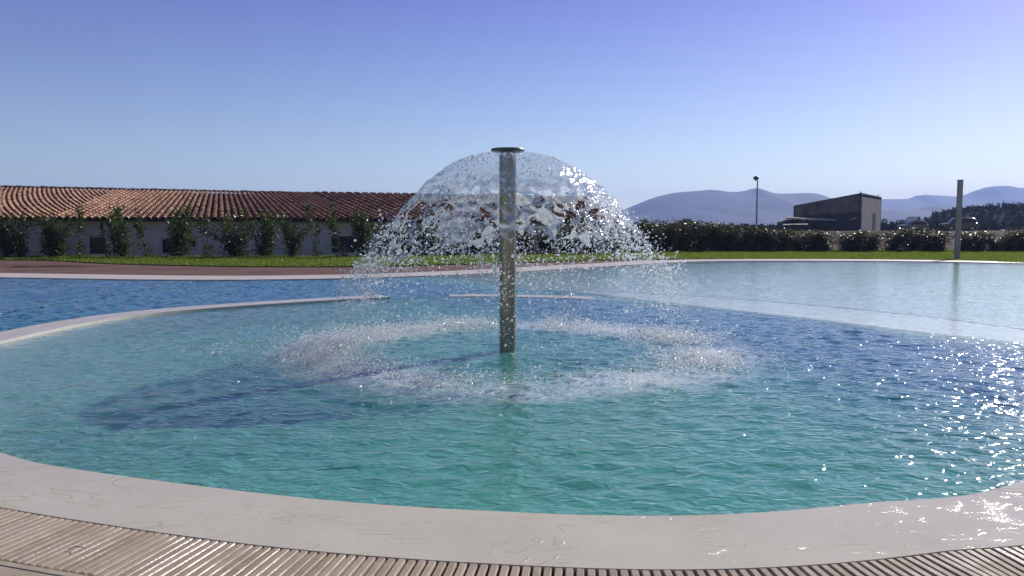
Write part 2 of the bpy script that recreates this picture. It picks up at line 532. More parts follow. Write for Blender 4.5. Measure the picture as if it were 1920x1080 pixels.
# whole water outline, counter-clockwise: near rim, right side, back edge right to left, left side
ang = np.arctan2(ROUND[:, 1] - CEN[1], ROUND[:, 0] - CEN[0])
near_mask = (RIM_OUT[:, 1] < 8.6)
idx = np.where(near_mask)[0]
brk = np.where(np.diff(idx) > 1)[0]
if len(brk): idx = np.r_[idx[brk[0] + 1:], idx[:brk[0] + 1]]
NEAR = RIM_OUT[idx]                      # left end -> bottom -> right end
if NEAR[0, 0] > NEAR[-1, 0]: NEAR = NEAR[::-1]
POOL = np.concatenate([NEAR, [[9, 8.2], [16, 9], [26, 13], [33, 20]], BACK[::-1], [[-36, 24], [-30, 15], [-16, 9.3]]])

# ------------------------------------------------------------------ ground, lawn, deck
def fill(name, loops, z, m, kind='structure', zf=None):
    """sheet between closed loops (first is the outside, others are holes)"""
    V, E, b = [], [], 0
    for L in loops:
        n = len(L); V += [Vector(p) for p in L]
        E += [(b + i, b + (i + 1) % n) for i in range(n)]; b += n
    vs, es, fs, *_ = delaunay_2d_cdt(V, E, [], 0, 1e-5)
    X = np.array([[v.x, v.y] for v in vs]); T = np.array([f for f in fs if len(f) == 3])
    cxy = X[T].mean(1)
    ok = inside(np.array(loops[0]), cxy[:, 0], cxy[:, 1])
    for L in loops[1:]: ok &= ~inside(np.array(L), cxy[:, 0], cxy[:, 1])
    zz = np.full(len(X), z) if zf is None else zf(X[:, 0], X[:, 1])
    T = T[ok]
    a, bb, c = X[T[:, 0]], X[T[:, 1]], X[T[:, 2]]
    flip = ((bb[:, 0] - a[:, 0]) * (c[:, 1] - a[:, 1]) - (bb[:, 1] - a[:, 1]) * (c[:, 0] - a[:, 0])) < 0
    T[flip] = T[flip][:, ::-1]
    o = link(name, mesh_np(name, np.c_[X, zz], T), m)
    if kind: o['kind'] = kind
    return o

def field_z(x, y):
    return 1.25 * smooth(56, 98, y) * smooth(-30, 16, x) - .02

deck_out = np.array([(-60, -8), (60, -8), (60, 34), (44, 41), (24, 42), (0, 42), (-24, 42), (-60, 42)])
NEAR_G = offset(NEAR, .505, False)
DECK_HOLE = np.concatenate([NEAR_G, POOL[len(NEAR):]])
fill('pool_deck', [deck_out, DECK_HOLE], .0, M['deck'])
# field: regular grid rising gently beyond the hedge, reaching the horizon
gx = np.r_[-4200, -2500, -1200, -600, -300, -150, np.linspace(-100, 100, 81), 150, 300, 600, 1200, 2500, 4200]
gy = np.r_[-60, -30, 20, 40, np.linspace(46, 130, 57), 160, 220, 320, 500, 900, 1600, 2600, 4600]
GX, GY = np.meshgrid(gx, gy, indexing='ij')
GZ = field_z(GX, GY) + .10 * fbm(GX * .15, GY * .15, seed=3) * smooth(54, 64, GY)
GZ = GZ - 1.0 * smooth(12, 4, GX) * smooth(75, 55, GY)
GZ = np.where(GY < 44, -2.9, GZ)
g = link('ground', mesh_np('ground', np.c_[GX.ravel(), GY.ravel(), GZ.ravel()], grid_faces(len(gx), len(gy))), M['soil'])
g['kind'] = 'structure'

lawn_front = spline([(-40, 40.0)] + [gp(*p) for p in [(0, 488), (110, 490), (200, 495), (350, 499), (500, 501), (700, 500.5), (920, 495), (1130, 489), (1300, 487), (1500, 487), (1700, 488), (1860, 491), (1920, 494.5)]] + [(30, 30), (44, 29)], False, 120)
LAWN = np.concatenate([lawn_front, [[46, 56], [24, 55.5], [14, 52], [6, 47.5], [-2, 43.5], [-9, 40.6], [-40, 40.3]]])
fill('lawn_bed', [LAWN], .0, M['lawn'], zf=lambda x, y: .03 + 0 * x)
fsoil = np.array([(-60, 42.0), (-40, 41), (46, 41), (60, 42), (60, 60), (-60, 60)])

cop = np.concatenate([BACK, offset(BACK, -1.8, False)[::-1]])
def band_strip(name, A, B, z_top, thick, m, parent=None):
    """raised strip between polylines A and B (same count)"""
    n = len(A)
    V = np.concatenate([np.c_[A, np.full(n, z_top) if np.isscalar(z_top) else z_top], np.c_[B, np.full(n, z_top) if np.isscalar(z_top) else z_top]])
    Vb = V.copy(); Vb[:, 2] -= thick
    i = np.arange(n - 1)
    top = np.stack([i, i + 1, n + i + 1, n + i], 1)
    a = np.stack([2 * n + i, 2 * n + i + 1, i + 1, i], 1)
    b = np.stack([n + i, n + i + 1, 3 * n + i + 1, 3 * n + i], 1)
    ends = np.array([[0, n, 3 * n, 2 * n], [n - 1, 3 * n - 1, 4 * n - 1, 2 * n - 1]])
    me = mesh_np(name, np.concatenate([V, Vb]), np.concatenate([top, a, b, ends]))
    bm = bmesh.new(); bm.from_mesh(me); bmesh.ops.recalc_face_normals(bm, faces=bm.faces)
    bm.to_mesh(me); bm.free()
    return link(name, me, m, parent)
o = band_strip('pool_coping', offset(BACK, .06, False), offset(BACK, -1.8, False), .035, .3, M['coping'])
o['kind'] = 'structure'

# ------------------------------------------------------------------ pool: rim, floor, water
def ring_sector(sel):
    return ROUND[sel], RIM_OUT[sel]
order = np.argsort(np.where(ang < 0, ang + 2 * math.pi, ang))   # 0..2pi from +x, counter-clockwise
A360 = np.where(ang < 0, ang + 2 * math.pi, ang)[order]
RS, RO = ROUND[order], RIM_OUT[order]
def sector(a0, a1):
    k = np.where((A360 >= a0) & (A360 <= a1))[0]
    return k
def angle_of(p): 
    a = math.atan2(p[1] - CEN[1], p[0] - CEN[0]); return a if a >= 0 else a + 2 * math.pi
aR = angle_of(gp(843, 557)); aL = angle_of(gp(737, 559)); aLeft = rad(196); aSub = angle_of(gp(1085, 560))
k = sector(aL, aLeft)
dw = band_strip('divider_wall', RS[k], RO[k] , .04, .95, M['divider'])
tag(dw, 'long beige divider wall curving across the water from the left edge to the gap', 'wall', 'low walls dividing the pool')
k = sector(aSub - .05, aR)
dw2 = band_strip('divider_wall', RS[k], RO[k], .008, .95, M['divider'])
tag(dw2, 'short beige divider wall behind the fountain pole, right of the gap', 'wall', 'low walls dividing the pool')
k = np.where((A360 > aLeft))[0]
k = np.r_[k, np.where(A360 < aSub - .05)[0]]
# near rim: subdivided across its width so that it falls gently to the grate
nA = len(k); W = 7
Vr = []
for t in np.linspace(0, 1, W):
    P = RS[k] * (1 - t) + RO[k] * t
    zz = (.014 - .016 * t) - .028 * smooth(rad(-45), rad(-20), np.where(A360[k] > math.pi, A360[k] - 2 * math.pi, A360[k]))
    Vr.append(np.c_[P, np.full(nA, zz)])
Vi = Vr[0].copy(); Vi[:, 2] = -1.0
Vo = Vr[-1].copy(); Vo[:, 2] = -.25
Vr = np.stack([Vi] + Vr + [Vo], 1).reshape(-1, 3)
rim = link('pool_rim', mesh_np('pool_rim', Vr, grid_faces(nA, W + 2)[:, ::-1]), M['rim'])
me = rim.data
bm = bmesh.new(); bm.from_mesh(me); bmesh.ops.recalc_face_normals(bm, faces=bm.faces); bm.to_mesh(me); bm.free()
if me.polygons[W * 3 + 3].normal.z < 0: me.flip_normals()
me.shade_smooth(); me.set_sharp_from_angle(angle=rad(30)); rim['kind'] = 'structure'

def axis(parts):
    a = [parts[0][0]]
    for (x0, x1, s0, s1) in parts:
        x = x0
        while x < x1:
            s = s0 + (s1 - s0) * (x - x0) / (x1 - x0)
            x += s; a.append(x)
    return np.array(a)

def floor_z(x, y):
    ins = inside(ROUND, x, y)
    d = dist_to(ROUND[::3], x, y)
    q = .85 * x + .53 * y
    steps = [(7.67, -1.3), (8.5, -1.0), (9.38, -.78), (10.1, -.56), (10.85, -.38), (11.6, -.24)]
    z = np.full(x.shape, -1.55)
    z = np.where(q > 7.67, -1.1, z); z = np.where(q > 8.5, -.85, z); z = np.where(q > 9.38, -.62, z)
    z = np.where(q > 10.1, -.42, z); z = np.where(q > 10.85, -.27, z)
    right = q > 10.85
    z = np.where(right & (d > 2.4), -.075, z)
    z = np.where(right & (d <= 2.4), -.035, z)
    z = np.where(right & (d <= .7), -.025, z)
    zin = -.60 + .06 * fbm(x * .3, y * .3, oct=2, seed=5) - .55 * smooth(-.5, 5, x + .55 * (y - 9))
    zin = zin + .30 * smooth(0, -6, x)
    return np.where(ins, zin, z)
fx = axis([(-37, -9, .8, .15), (-9, 10, .12, .12), (10, 34, .15, .8)])
fy = axis([(2.8, 28, .11, .14), (28, 37, .2, .4)])
FX, FY = np.meshgrid(fx, fy, indexing='ij')
FZ = floor_z(FX, FY)
Fq = grid_faces(len(fx), len(fy))
cx_, cy_ = FX.ravel()[Fq].mean(1), FY.ravel()[Fq].mean(1)
POOL_BIG = POOL
okf = inside(POOL_BIG, cx_, cy_) | (dist_to(POOL_BIG[::2], cx_, cy_) < .6)
fl = link('pool_floor', mesh_np('pool_floor', np.c_[FX.ravel(), FY.ravel(), FZ.ravel()], Fq[okf]), M['pool_floor'])
fl['kind'] = 'structure'

# contrast strips on the submerged step edges
st = offset(RS, 2.4)
sel = np.array([i for i in range(len(st)) if .85 * st[i, 0] + .53 * st[i, 1] > 10.9 and A360[i] < rad(80)])
sn = band_strip('step_nosing', st[sel], offset(RS, 2.58)[sel], -.03, .03, M['nosing']); sn['kind'] = 'structure'

def wave_z(x, y):
    R = np.random.default_rng(5)
    z = np.zeros_like(x)
    r = np.hypot(x - RING_C.x, y - RING_C.y)
    for lam, n, amp in ((.9, 6, .0016), (.5, 12, .0018), (.30, 22, .0019), (.19, 26, .0012)):
        for _ in range(n):
            th = R.normal(math.pi * .5, .8) + (math.pi if R.random() < .3 else 0)
            kk = 2 * math.pi / (lam * R.uniform(.75, 1.3))
            z = z + amp * .62 * np.sin(kk * (x * math.cos(th) + y * math.sin(th)) + R.uniform(0, 6.28))
    # ripples running out from the falling ring
    rip = 0
    for lam, amp in ((.5, .006), (.31, .005), (.19, .0035)):
        rip = rip + amp * np.sin(2 * math.pi * r / lam + 3 * fbm(x * .7, y * .7, oct=3, seed=int(lam * 100)))
    z = z + rip * np.maximum(np.exp(-((r - RING_R) / 1.5) ** 2), .75 * (r < RING_R)) * (0.6 + .6 * fbm(x * 1.1, y * 1.1, oct=2, seed=9))
    z = z + .018 * fbm(x * 4.5, y * 4.5, oct=3, seed=21) * np.exp(-((r - RING_R) / .5) ** 2)
    d = np.minimum(dist_to(ROUND[::4], x, y), dist_to(POOL[::3], x, y))
    z = z * (.25 + .75 * smooth(.0, .5, d))
    shallow = (~inside(ROUND, x, y)) & (.85 * x + .53 * y > 10.5)
    back = (~inside(ROUND, x, y)) & ~shallow
    return z * np.where(shallow, .3, np.where(back, 1.7, 1.0))
wx = axis([(-37, -9, .7, .12), (-9, 9, .055, .055), (9, 34, .12, .7)])
wy = axis([(2.8, 10, .035, .05), (10, 18, .05, .1), (18, 38, .1, .3)])
WX, WY = np.meshgrid(wx, wy, indexing='ij')
Wq = grid_faces(len(wx), len(wy))
xs, ys = WX.ravel(), WY.ravel()
cxw, cyw = xs[Wq].mean(1), ys[Wq].mean(1)
okw = inside(POOL, cxw, cyw) | (dist_to(POOL[::2], cxw, cyw) < .12)
# the near rim has no water over it but the film: cut there
okw &= ~((cyw < 9) & ~inside(ROUND, cxw, cyw) & (dist_to(ROUND[::2], cxw, cyw) > .14) & (np.abs(cxw) < 6.6))
Wq = Wq[okw]
used, inv = np.unique(Wq, return_inverse=True)
Wq = inv.reshape(-1, 4)
xs, ys = xs[used], ys[used]
zs = wave_z(xs, ys)
n0 = len(xs)
e = np.concatenate([Wq[:, [0, 1]], Wq[:, [1, 2]], Wq[:, [2, 3]], Wq[:, [3, 0]]])
key = np.sort(e, 1); kk = key[:, 0].astype(np.int64) * (n0 + 1) + key[:, 1]
u, first, cnt = np.unique(kk, return_index=True, return_counts=True)
be = e[first[cnt == 1]]
V = np.concatenate([np.c_[xs, ys, zs], np.c_[xs, ys, np.full(n0, -2.3)]])
side = np.stack([be[:, 1], be[:, 0], be[:, 0] + n0, be[:, 1] + n0], 1)
wtr = link('pool_water', mesh_np('pool_water', V, np.concatenate([Wq, side, Wq[:, ::-1] + n0])), M['water'])
pl = np.zeros(len(wtr.data.polygons), bool); pl[:len(Wq)] = True
wtr.data.polygons.foreach_set('use_smooth', pl); wtr.data.update()
att = wtr.data.attributes.new('depth', 'FLOAT', 'POINT')
dd = np.clip(-floor_z(xs, ys), .01, 1.6).astype(np.float32)
att.data.foreach_set('value', np.concatenate([dd, dd]))
wtr['kind'] = 'structure'

# ------------------------------------------------------------------ overflow grate with its slats
ro = offset(RO, .0)
G = NEAR.copy()
L = np.r_[0, np.cumsum(np.hypot(*np.diff(G, axis=0).T))]
gr = empty('overflow_grate', (0, 3.2, 0), 0, 'beige slatted overflow grate curving round the near pool rim', 'grate')
GW = .46
def slat_mesh(name, bend):
    mb = MB(); w, h, l = .0175, .03, GW
    prof = [(-w, -h), (w, -h), (w, -.005), (w - .004, 0), (-w + .004, 0), (-w, -.005)]
    vs, fs = [], []
    xs_ = [0, .008, l - .008, l]; sc = [.82, 1, 1, .82]
    for xx, s_ in zip(xs_, sc):
        vs += [(a * s_, -xx, b - (0 if s_ == 1 else .003)) for a, b in prof]
    for i in range(3):
        for j in range(6):
            fs.append((i * 6 + j, i * 6 + (j + 1) % 6, (i + 1) * 6 + (j + 1) % 6, (i + 1) * 6 + j))
    fs += [tuple(range(6)), tuple(range(18, 24))]
    mb.add(vs, fs)
    return mb
def slat_mat():
    m, nt, p = new_mat('beige_slat')
    oi = nt.nodes.new('ShaderNodeObjectInfo').outputs['Random']
    f = noise_n(nt, 14, 5)
    c = ramp(nt, math_n(nt, 'ADD', math_n(nt, 'MULTIPLY', f, .7), math_n(nt, 'MULTIPLY', oi, .3)), [(.25, (.30, .235, .155)), (.75, (.46, .375, .265))])
    nt.links.new(c, p.inputs['Base Color'])
    nt.links.new(ramp(nt, noise_n(nt, 3, 3), [(.42, (.3, .3, .3)), (.6, (.7, .7, .7))]), p.inputs['Roughness']); p.inputs['Specular IOR Level'].default_value = .22
    b = nd(nt, 'ShaderNodeBump', Strength=.7, Distance=.002); nt.links.new(noise_n(nt, 70, 3), b.inputs['Height']); nt.links.new(b.outputs[0], p.inputs['Normal'])
    return m
M['slat'] = slat_mat()
s0 = slat_mesh('slat', 0).build('slat', M['slat'])
sl_me = s0.data
bpy.data.objects.remove(s0)
pitch = .047
slats = []
s = 0.02
while s < L[-1]:
    x = np.interp(s, L, G[:, 0]); y = np.interp(s, L, G[:, 1])
    x2 = np.interp(min(s + .05, L[-1]), L, G[:, 0]); y2 = np.interp(min(s + .05, L[-1]), L, G[:, 1])
    x1 = np.interp(max(s - .05, 0), L, G[:, 0]); y1 = np.interp(max(s - .05, 0), L, G[:, 1])
    slats.append((x, y, math.atan2(y2 - y1, x2 - x1)))
    s += pitch
rank = sorted(range(len(slats)), key=lambda i: abs(slats[i][0]) + max(0, slats[i][1] - 4.5))
shown = set(rank[:230])
rest = MB(); co = [v.co.copy() for v in sl_me.vertices]; pf = [tuple(p.vertices) for p in sl_me.polygons]
for i, (x, y, a) in enumerate(slats):
    nx, ny = math.sin(a), -math.cos(a)
    loc = Vector((x + nx * .007, y + ny * .007 - 3.2, -.0005 + random.uniform(-.0012, .0012)))
    rot = (random.gauss(0, .004), random.gauss(0, .012), a + random.gauss(0, .005))
    if i in shown:
        o = bpy.data.objects.new('slat', sl_me); C.objects.link(o); o.parent = gr
        o.location = loc; o.rotation_euler = rot
    else:
        Mx = Matrix.Translation(loc) @ Matrix.Rotation(rot[2], 4, 'Z')
        rest.add([Mx @ c for c in co], pf)
o = rest.build('far_slats', M['slat'], gr); o['kind'] = 'stuff'
ch = band_strip('drain_channel', G, offset(G, GW + .04, False), -.13, .1, M['dark'], gr); ch.location = (0, -3.2, 0)
fd_edge = offset(G, GW + .03, False)
fd = np.concatenate([[[-12, -6], [12, -6], [12, fd_edge[-1, 1]]], fd_edge[::-1], [[-12, fd_edge[0, 1]]]])
fill('front_deck', [fd], .004, M['front_deck'])
# vertical face of the front deck towards the channel
lip = band_strip('channel_edge', fd_edge, offset(fd_edge, .03, False), .0075, .14, M['front_deck']); lip['kind'] = 'structure'
mb = MB(); q = gp(143, 1028, .01)
mb.tube([(q[0] - .035, q[1] - .004, .008), (q[0] - .01, q[1] + .006, .016), (q[0] + .02, q[1] + .004, .014), (q[0] + .04, q[1] + .012, .007)], [.0015, .002, .002, .001], 5)
tag(mb.build('dry_twig', M['twig']), 'small dry twig lying on the slatted grate at left', 'twig')

# ------------------------------------------------------------------ building with the tiled roof
RIDGE_H, EAVE_H, RUN = 3.9, 2.02, 6.0
R0 = np.array([(0 - 960) / F * 44.6, 44.6]); R1 = np.array([(745 - 960) / F * 55.4, 55.4])
U = (R1 - R0) / np.hypot(*(R1 - R0)); NN = np.array([U[1], -U[0]])       # NN points to the pool
if NN[1] > 0: NN = -NN
E0 = R0 + NN * RUN
def on_line(P, px):
    """point of the plan line P + t U seen in column px"""
    k = (px - 960) / F
    t = (k * P[1] - P[0]) / (U[0] - k * U[1])
    return P + U * t
def r_of_e(e):
    return 416 + .6 * (e - 416) if e < 700 else 586.4 + (e - 700) * (1098 - 586.4) / 470
B = empty('changing_house', (float(E0[0]), float(E0[1]), 0), 0, 'long low white building under a terracotta tiled roof, left beyond the lawn', 'building')
BL = Vector(B.location)
def bpart(name, mb, m, parent=B, smoothed=False):
    o = mb.build(name, m, parent, smoothed)
    return o
es = np.arange(-290, 1171, 13.75)
EP = np.array([on_line(E0, e) for e in es]); RP = np.array([on_line(R0, r_of_e(e)) for e in es])
NR = 20
def roof_pt(ci, t, dz=0.0):
    i = int(np.clip(math.floor(ci), 0, len(es) - 2)); f = ci - i
    a = EP[i] * (1 - f) + EP[i + 1] * f; b = RP[i] * (1 - f) + RP[i + 1] * f
    p = a * (1 - t) + b * t
    return Vector((p[0], p[1], EAVE_H + (RIDGE_H - EAVE_H) * t + dz)) - BL
# bed
mb = MB()
vs = []; fs = []
for i in range(len(es)):
    vs += [roof_pt(i, 0, -.07), roof_pt(i, 1, -.07)]
for i in range(len(es) - 1):
    fs.append((2 * i, 2 * i + 2, 2 * i + 3, 2 * i + 1))
# back slope and underside
n = len(es); backp = [Vector((RP[i][0] - NN[0] * RUN, RP[i][1] - NN[1] * RUN, EAVE_H)) - BL for i in range(n)]
vs += backp
for i in range(n - 1):
    fs.append((2 * i + 1, 2 * i + 3, 2 * n + i + 1, 2 * n + i))
mb.add(vs, fs)
roof = bpart('roof', mb, M['roof_bed'])
# tiles: unit barrel, local x across (1 = column pitch), y up the slope (1 = exposure), z out
def tile_unit(seg=6):
    vs, fs = [], []
    for (yy, w, lift) in ((-.06, .43, .17), (1.06, .36, .0)):
        for sft, dz in ((1.0, 0), (.86, -.05)):
            for k in range(seg + 1):
                a = math.pi * k / seg
                vs.append((-w * math.cos(a) * sft, yy, lift * .35 + w * 1.15 * math.sin(a) * sft))
    m = seg + 1
    for k in range(seg):
        fs.append((k, k + 1, 2 * m + k + 1, 2 * m + k))           # outer
        fs.append((m + k + 1, m + k, k, k + 1))                   # lower lip
    return vs, fs
tv, tf = tile_unit()
tv = np.array(tv)
tile_meshes = []
for m in TM:
    me = bpy.data.meshes.new('roof_tile'); me.from_pydata([tuple(v) for v in tv], [], tf); me.materials.append(m)
    me.polygons.foreach_set('use_smooth', [True] * len(me.polygons)); tile_meshes.append(me)
spots = []
for i in range(n - 1):
    for r in range(NR):
        a = roof_pt(i + .5, r / NR); b = roof_pt(i + .5, (r + 1) / NR); w = (roof_pt(i + 1, (r + .5) / NR) - roof_pt(i, (r + .5) / NR))
        spots.append((i, r, a, b, w))
def spot_mat(a, b, w):
    yv = b - a; xv = w
    zv = xv.normalized().cross(yv.normalized()).normalized()
    wl_ = w.length
    j = random.gauss(0, .012)
    Mx = Matrix(((xv.x, yv.x, zv.x * wl_, a.x), (xv.y, yv.y, zv.y * wl_, a.y), (xv.z, yv.z, zv.z * wl_, a.z), (0, 0, 0, 1)))
    return Mx @ Matrix.Rotation(j, 4, 'Z') @ Matrix.Translation((random.gauss(0, .02), random.gauss(0, .03), random.gauss(0, .012)))
def tile_kind(i, r):
    v = float(vnoise(np.array([i * .45]), np.array([r * .8]), seed=8)[0]) * .9 + random.gauss(0, .75)
    return 3 if v > 1.0 else 1 if v > .25 else 0 if v > -.45 else 2 if v > -1.15 else 4
def screen_px(p):
    p = p + BL
    return 960 + F * p.x / p.y
cand = sorted([sp for sp in spots if screen_px(sp[2]) > 3], key=lambda sp: (sp[0], sp[1]))
big = set((sp[0], sp[1]) for sp in cand[:300])
JV, JF, JM = [], [], []
for (i, r, a, b, w) in spots:
    Mx = spot_mat(a, b, w); kd = tile_kind(i, r)
    if (i, r) in big:
        o = bpy.data.objects.new('roof_tile', tile_meshes[kd]); C.objects.link(o); o.parent = roof
        # shear free placement: bake the slight fan skew into a rotation and scale
        o.matrix_local = Mx
    else:
        base = len(JV) * len(tv)
        Mn = np.array(Mx)
        JV.append(tv @ Mn[:3, :3].T + Mn[:3, 3]); JF += [tuple(q + base for q in f) for f in tf]; JM += [kd] * len(tf)
me = mesh_np('roof_tiles', np.concatenate(JV), np.array(JF), JM)
o = link('roof_tile', me, TM, roof, True); o.name = 'tile_field'; o['kind'] = 'stuff'
# ridge tiles
rl = np.hypot(*(RP[-1] - RP[0])); s = 0; ridge_me = None
mb = MB(); w_ = .15
for yy in (0, 1):
    pass
seg = 6; vs = []; fs = []
for (xx, w) in ((0, .17), (.66, .15)):
    for k in range(seg + 1):
        a = math.pi * k / seg; vs.append((xx, -w * math.cos(a), w * .75 * math.sin(a) + (.022 if xx == 0 else 0)))
for k in range(seg): fs.append((k, k + 1, seg + 2 + k, seg + 1 + k))
vs += [(0, 0, -.02)]; fs += [(k + 1, k, len(vs) - 1) for k in range(seg)]
ridge_me = bpy.data.meshes.new('ridge_tile'); ridge_me.from_pydata(vs, [], fs); ridge_me.materials.append(M['ridge'])
ua = math.atan2(U[1], U[0])
nrt = int(rl / .6)
for q in range(nrt):
    p = RP[0] + U * (q * .6)
    if screen_px(Vector((p[0], p[1], 0)) - BL) < -40: continue
    o = bpy.data.objects.new('ridge_tile', ridge_me); C.objects.link(o); o.parent = roof
    o.location = Vector((p[0], p[1], RIDGE_H + .02 + random.gauss(0, .008))) - BL
    o.rotation_euler = (0, random.gauss(0, .006), ua)
# walls (local frame along U)
WOFF = .55
Wp0 = on_line(E0, -290) - NN * WOFF; Wp1 = on_line(E0, 1165) - NN * WOFF
WL = float(np.hypot(*(Wp1 - Wp0)))
MW = Matrix.Translation(Vector((Wp0[0], Wp0[1], 0)) - BL) @ Matrix.Rotation(ua, 4, 'Z')     # x along wall, -y outwards (towards pool)
def along(px):
    p = on_line(E0 - NN * WOFF, px); return float((p - Wp0) @ U)
wins = [(6, 30, 444, 482, 'w'), (165, 202, 441, 479, 'w'), (302, 322, 446, 482, 'w'), (352, 371, 444, 466, 'w'), (622, 668, 443, 484, 'd'), (880, 905, 444, 478, 'w'), (1010, 1040, 444, 480, 'w')]
opens = []
for (a, b, y0, y1, kd) in wins:
    pc = on_line(E0 - NN * WOFF, (a + b) / 2); D = pc[1]
    z1 = CAM_H + (HY - y0) / F * D; z0 = max(CAM_H + (HY - y1) / F * D, .02)
    opens.append((along(a), along(b), z0, z1, kd))
mb = MB(); prev = 0.0
ZT = EAVE_H - .02
for (a, b, z0, z1, kd) in opens:
    mb.box(prev, a, 0, .28, -1.4, ZT, 0, MW)
    mb.box(a, b, 0, .28, z1, ZT, 0, MW)
    if z0 > -1.3: mb.box(a, b, 0, .28, -1.4, z0, 0, MW)
    prev = b
mb.box(prev, WL, 0, .28, -1.4, ZT, 0, MW)
mb.box(0, .28, .28, 11.0, -1.4, ZT, 0, MW); mb.box(WL - .28, WL, .28, 11.0, -1.4, ZT, 0, MW); mb.box(0, WL, 11.0, 11.28, -1.4, ZT, 0, MW)
# end gable
wall = bpart('wall', mb, M['white_wall'])
mb = MB(); mb.box(0, WL, -.035, -.002, 1.50, 1.60, 0, MW); bpart('string_course', mb, M['band'], wall)
for (a, b, z0, z1, kd) in opens:
    nm = 'window' if kd == 'w' else 'door'
    mb = MB(); t = .10
    for (x0, x1, q0, q1) in ((a, a + t, z0, z1), (b - t, b, z0, z1), (a + t, b - t, z1 - t, z1), (a + t, b - t, z0, z0 + t)):
        mb.box(x0, x1, .12, .20, q0, q1, 0, MW)
    fr_ = bpart(nm, mb, M['frame'] if kd == 'w' else M['door'])
    mb = MB(); mb.box(a + t, b - t, .155, .17, z0 + t, z1 - t, 0, MW)
    bpart('pane' if kd == 'w' else 'door_leaf', mb, M['pane'] if kd == 'w' else M['door'], fr_)
    if kd == 'w':
        mb = MB(); mb.box(a - .06, b + .06, -.05, -.002, z0 - .06, z0 - .003, 0, MW); bpart('sill', mb, M['band'], fr_)

# ------------------------------------------------------------------ shrubs
def leaf_geo(V, Fc, p, d, up, ln, wd):
    d = d.normalized(); sd_ = d.cross(up)
    if sd_.length < 1e-3: sd_ = Vector((1, 0, 0))
    sd_.normalize(); nn = sd_.cross(d)
    b = len(V)
    V += [p, p + d * ln * .45 + sd_ * wd * .5 + nn * ln * .06, p + d * ln, p + d * ln * .45 - sd_ * wd * .5 + nn * ln * .06]
    Fc.append((b, b + 1, b + 2, b + 3))
def rv(s=1.0): return Vector((random.gauss(0, s), random.gauss(0, s), random.gauss(0, s)))
def shrub_data(kind, seed):
    """unit shrub: height 1, half width about .3; returns stems MB and leaf mesh"""
    random.seed(seed)
    mb = MB(); V, Fc = [], []
    ns = {'leggy': 3, 'bushy': 8, 'dense': 12}[kind]
    for i in range(ns):
        a = random.uniform(0, 6.28); spread = random.uniform(.05, .30) * (1.1 if kind != 'leggy' else .8)
        h = random.uniform(.62, 1.0) if i else 1.0
        bx, by = random.gauss(0, .03), random.gauss(0, .03)
        pts = [Vector((bx + spread * math.cos(a) * (t ** 1.2) + random.gauss(0, .012), by + spread * math.sin(a) * (t ** 1.2) + random.gauss(0, .012), h * t)) for t in (0, .25, .5, .75, 1)]
        mb.tube(pts, [.008, .007, .006, .004, .002], 5)
        nl = {'leggy': 135, 'bushy': 165, 'dense': 120}[kind]
        bare0, bare1 = (random.uniform(.2, .3), random.uniform(.42, .6)) if kind == 'leggy' else (0, random.uniform(.0, .12) if kind == 'bushy' else 0)
        for _ in range(nl):
            t = random.random()
            if bare0 < t < bare1 and random.random() < .93: continue
            if kind == 'leggy' and t < bare0 and random.random() < .35: continue
            q = t * 4; j = min(int(q), 3); f = q - j
            p = pts[j] * (1 - f) + pts[j + 1] * f
            wdt = {'leggy': .035, 'bushy': .05, 'dense': .06}[kind] * (1.3 - .5 * t)
            p = p + Vector((random.gauss(0, wdt), random.gauss(0, wdt), random.gauss(0, .03)))
            if p.z < .01: p.z = random.uniform(.01, .05)
            d = Vector((random.gauss(0, 1), random.gauss(0, 1), random.gauss(.55, .7)))
            leaf_geo(V, Fc, p, d, rv() + Vector((0, 0, .6)), random.uniform(.06, .10), random.uniform(.024, .038))
    me = bpy.data.meshes.new('foliage'); me.from_pydata([tuple(v) for v in V], [], Fc)
    return mb, me
protos = {}
for kind, seeds in (('leggy', (1, 2, 3)), ('bushy', (11, 12, 13, 14)), ('dense', (21, 22, 23, 24))):
    for sidx in seeds:
        mb, me = shrub_data(kind, sidx)
        me.materials.append(M['leaf_hedge'] if kind == 'dense' else M['leaf'])
        st_ = mb.build('stem', M['stem']); sme = st_.data; bpy.data.objects.remove(st_)
        protos.setdefault(kind, []).append((sme, me))
random.seed(99)
cnt_k = {}
def shrub(px, top, wpx, D, kind, label, group, base_z=.03, name='oleander_shrub'):
    i = cnt_k.get(kind, 0); cnt_k[kind] = i + 1
    sme, fme = protos[kind][i % len(protos[kind])]
    p = at(px, 430, D)
    h = CAM_H + (HY - top) / F * D - base_z
    w = wpx / F * D
    r = empty(name, (p.x, D, base_z), random.uniform(0, 6.28), label, 'shrub', group)
    for nm, me_ in (('stem', sme), ('foliage', fme)):
        o = bpy.data.objects.new(nm, me_); C.objects.link(o); o.parent = r
    sxy = w / .52
    r.scale = (sxy, sxy, h)
    return r
GL = 'oleander shrubs planted along the white building'
def wall_D(px): return min(float(on_line(E0, px)[1]) - 1.1, 39.4)
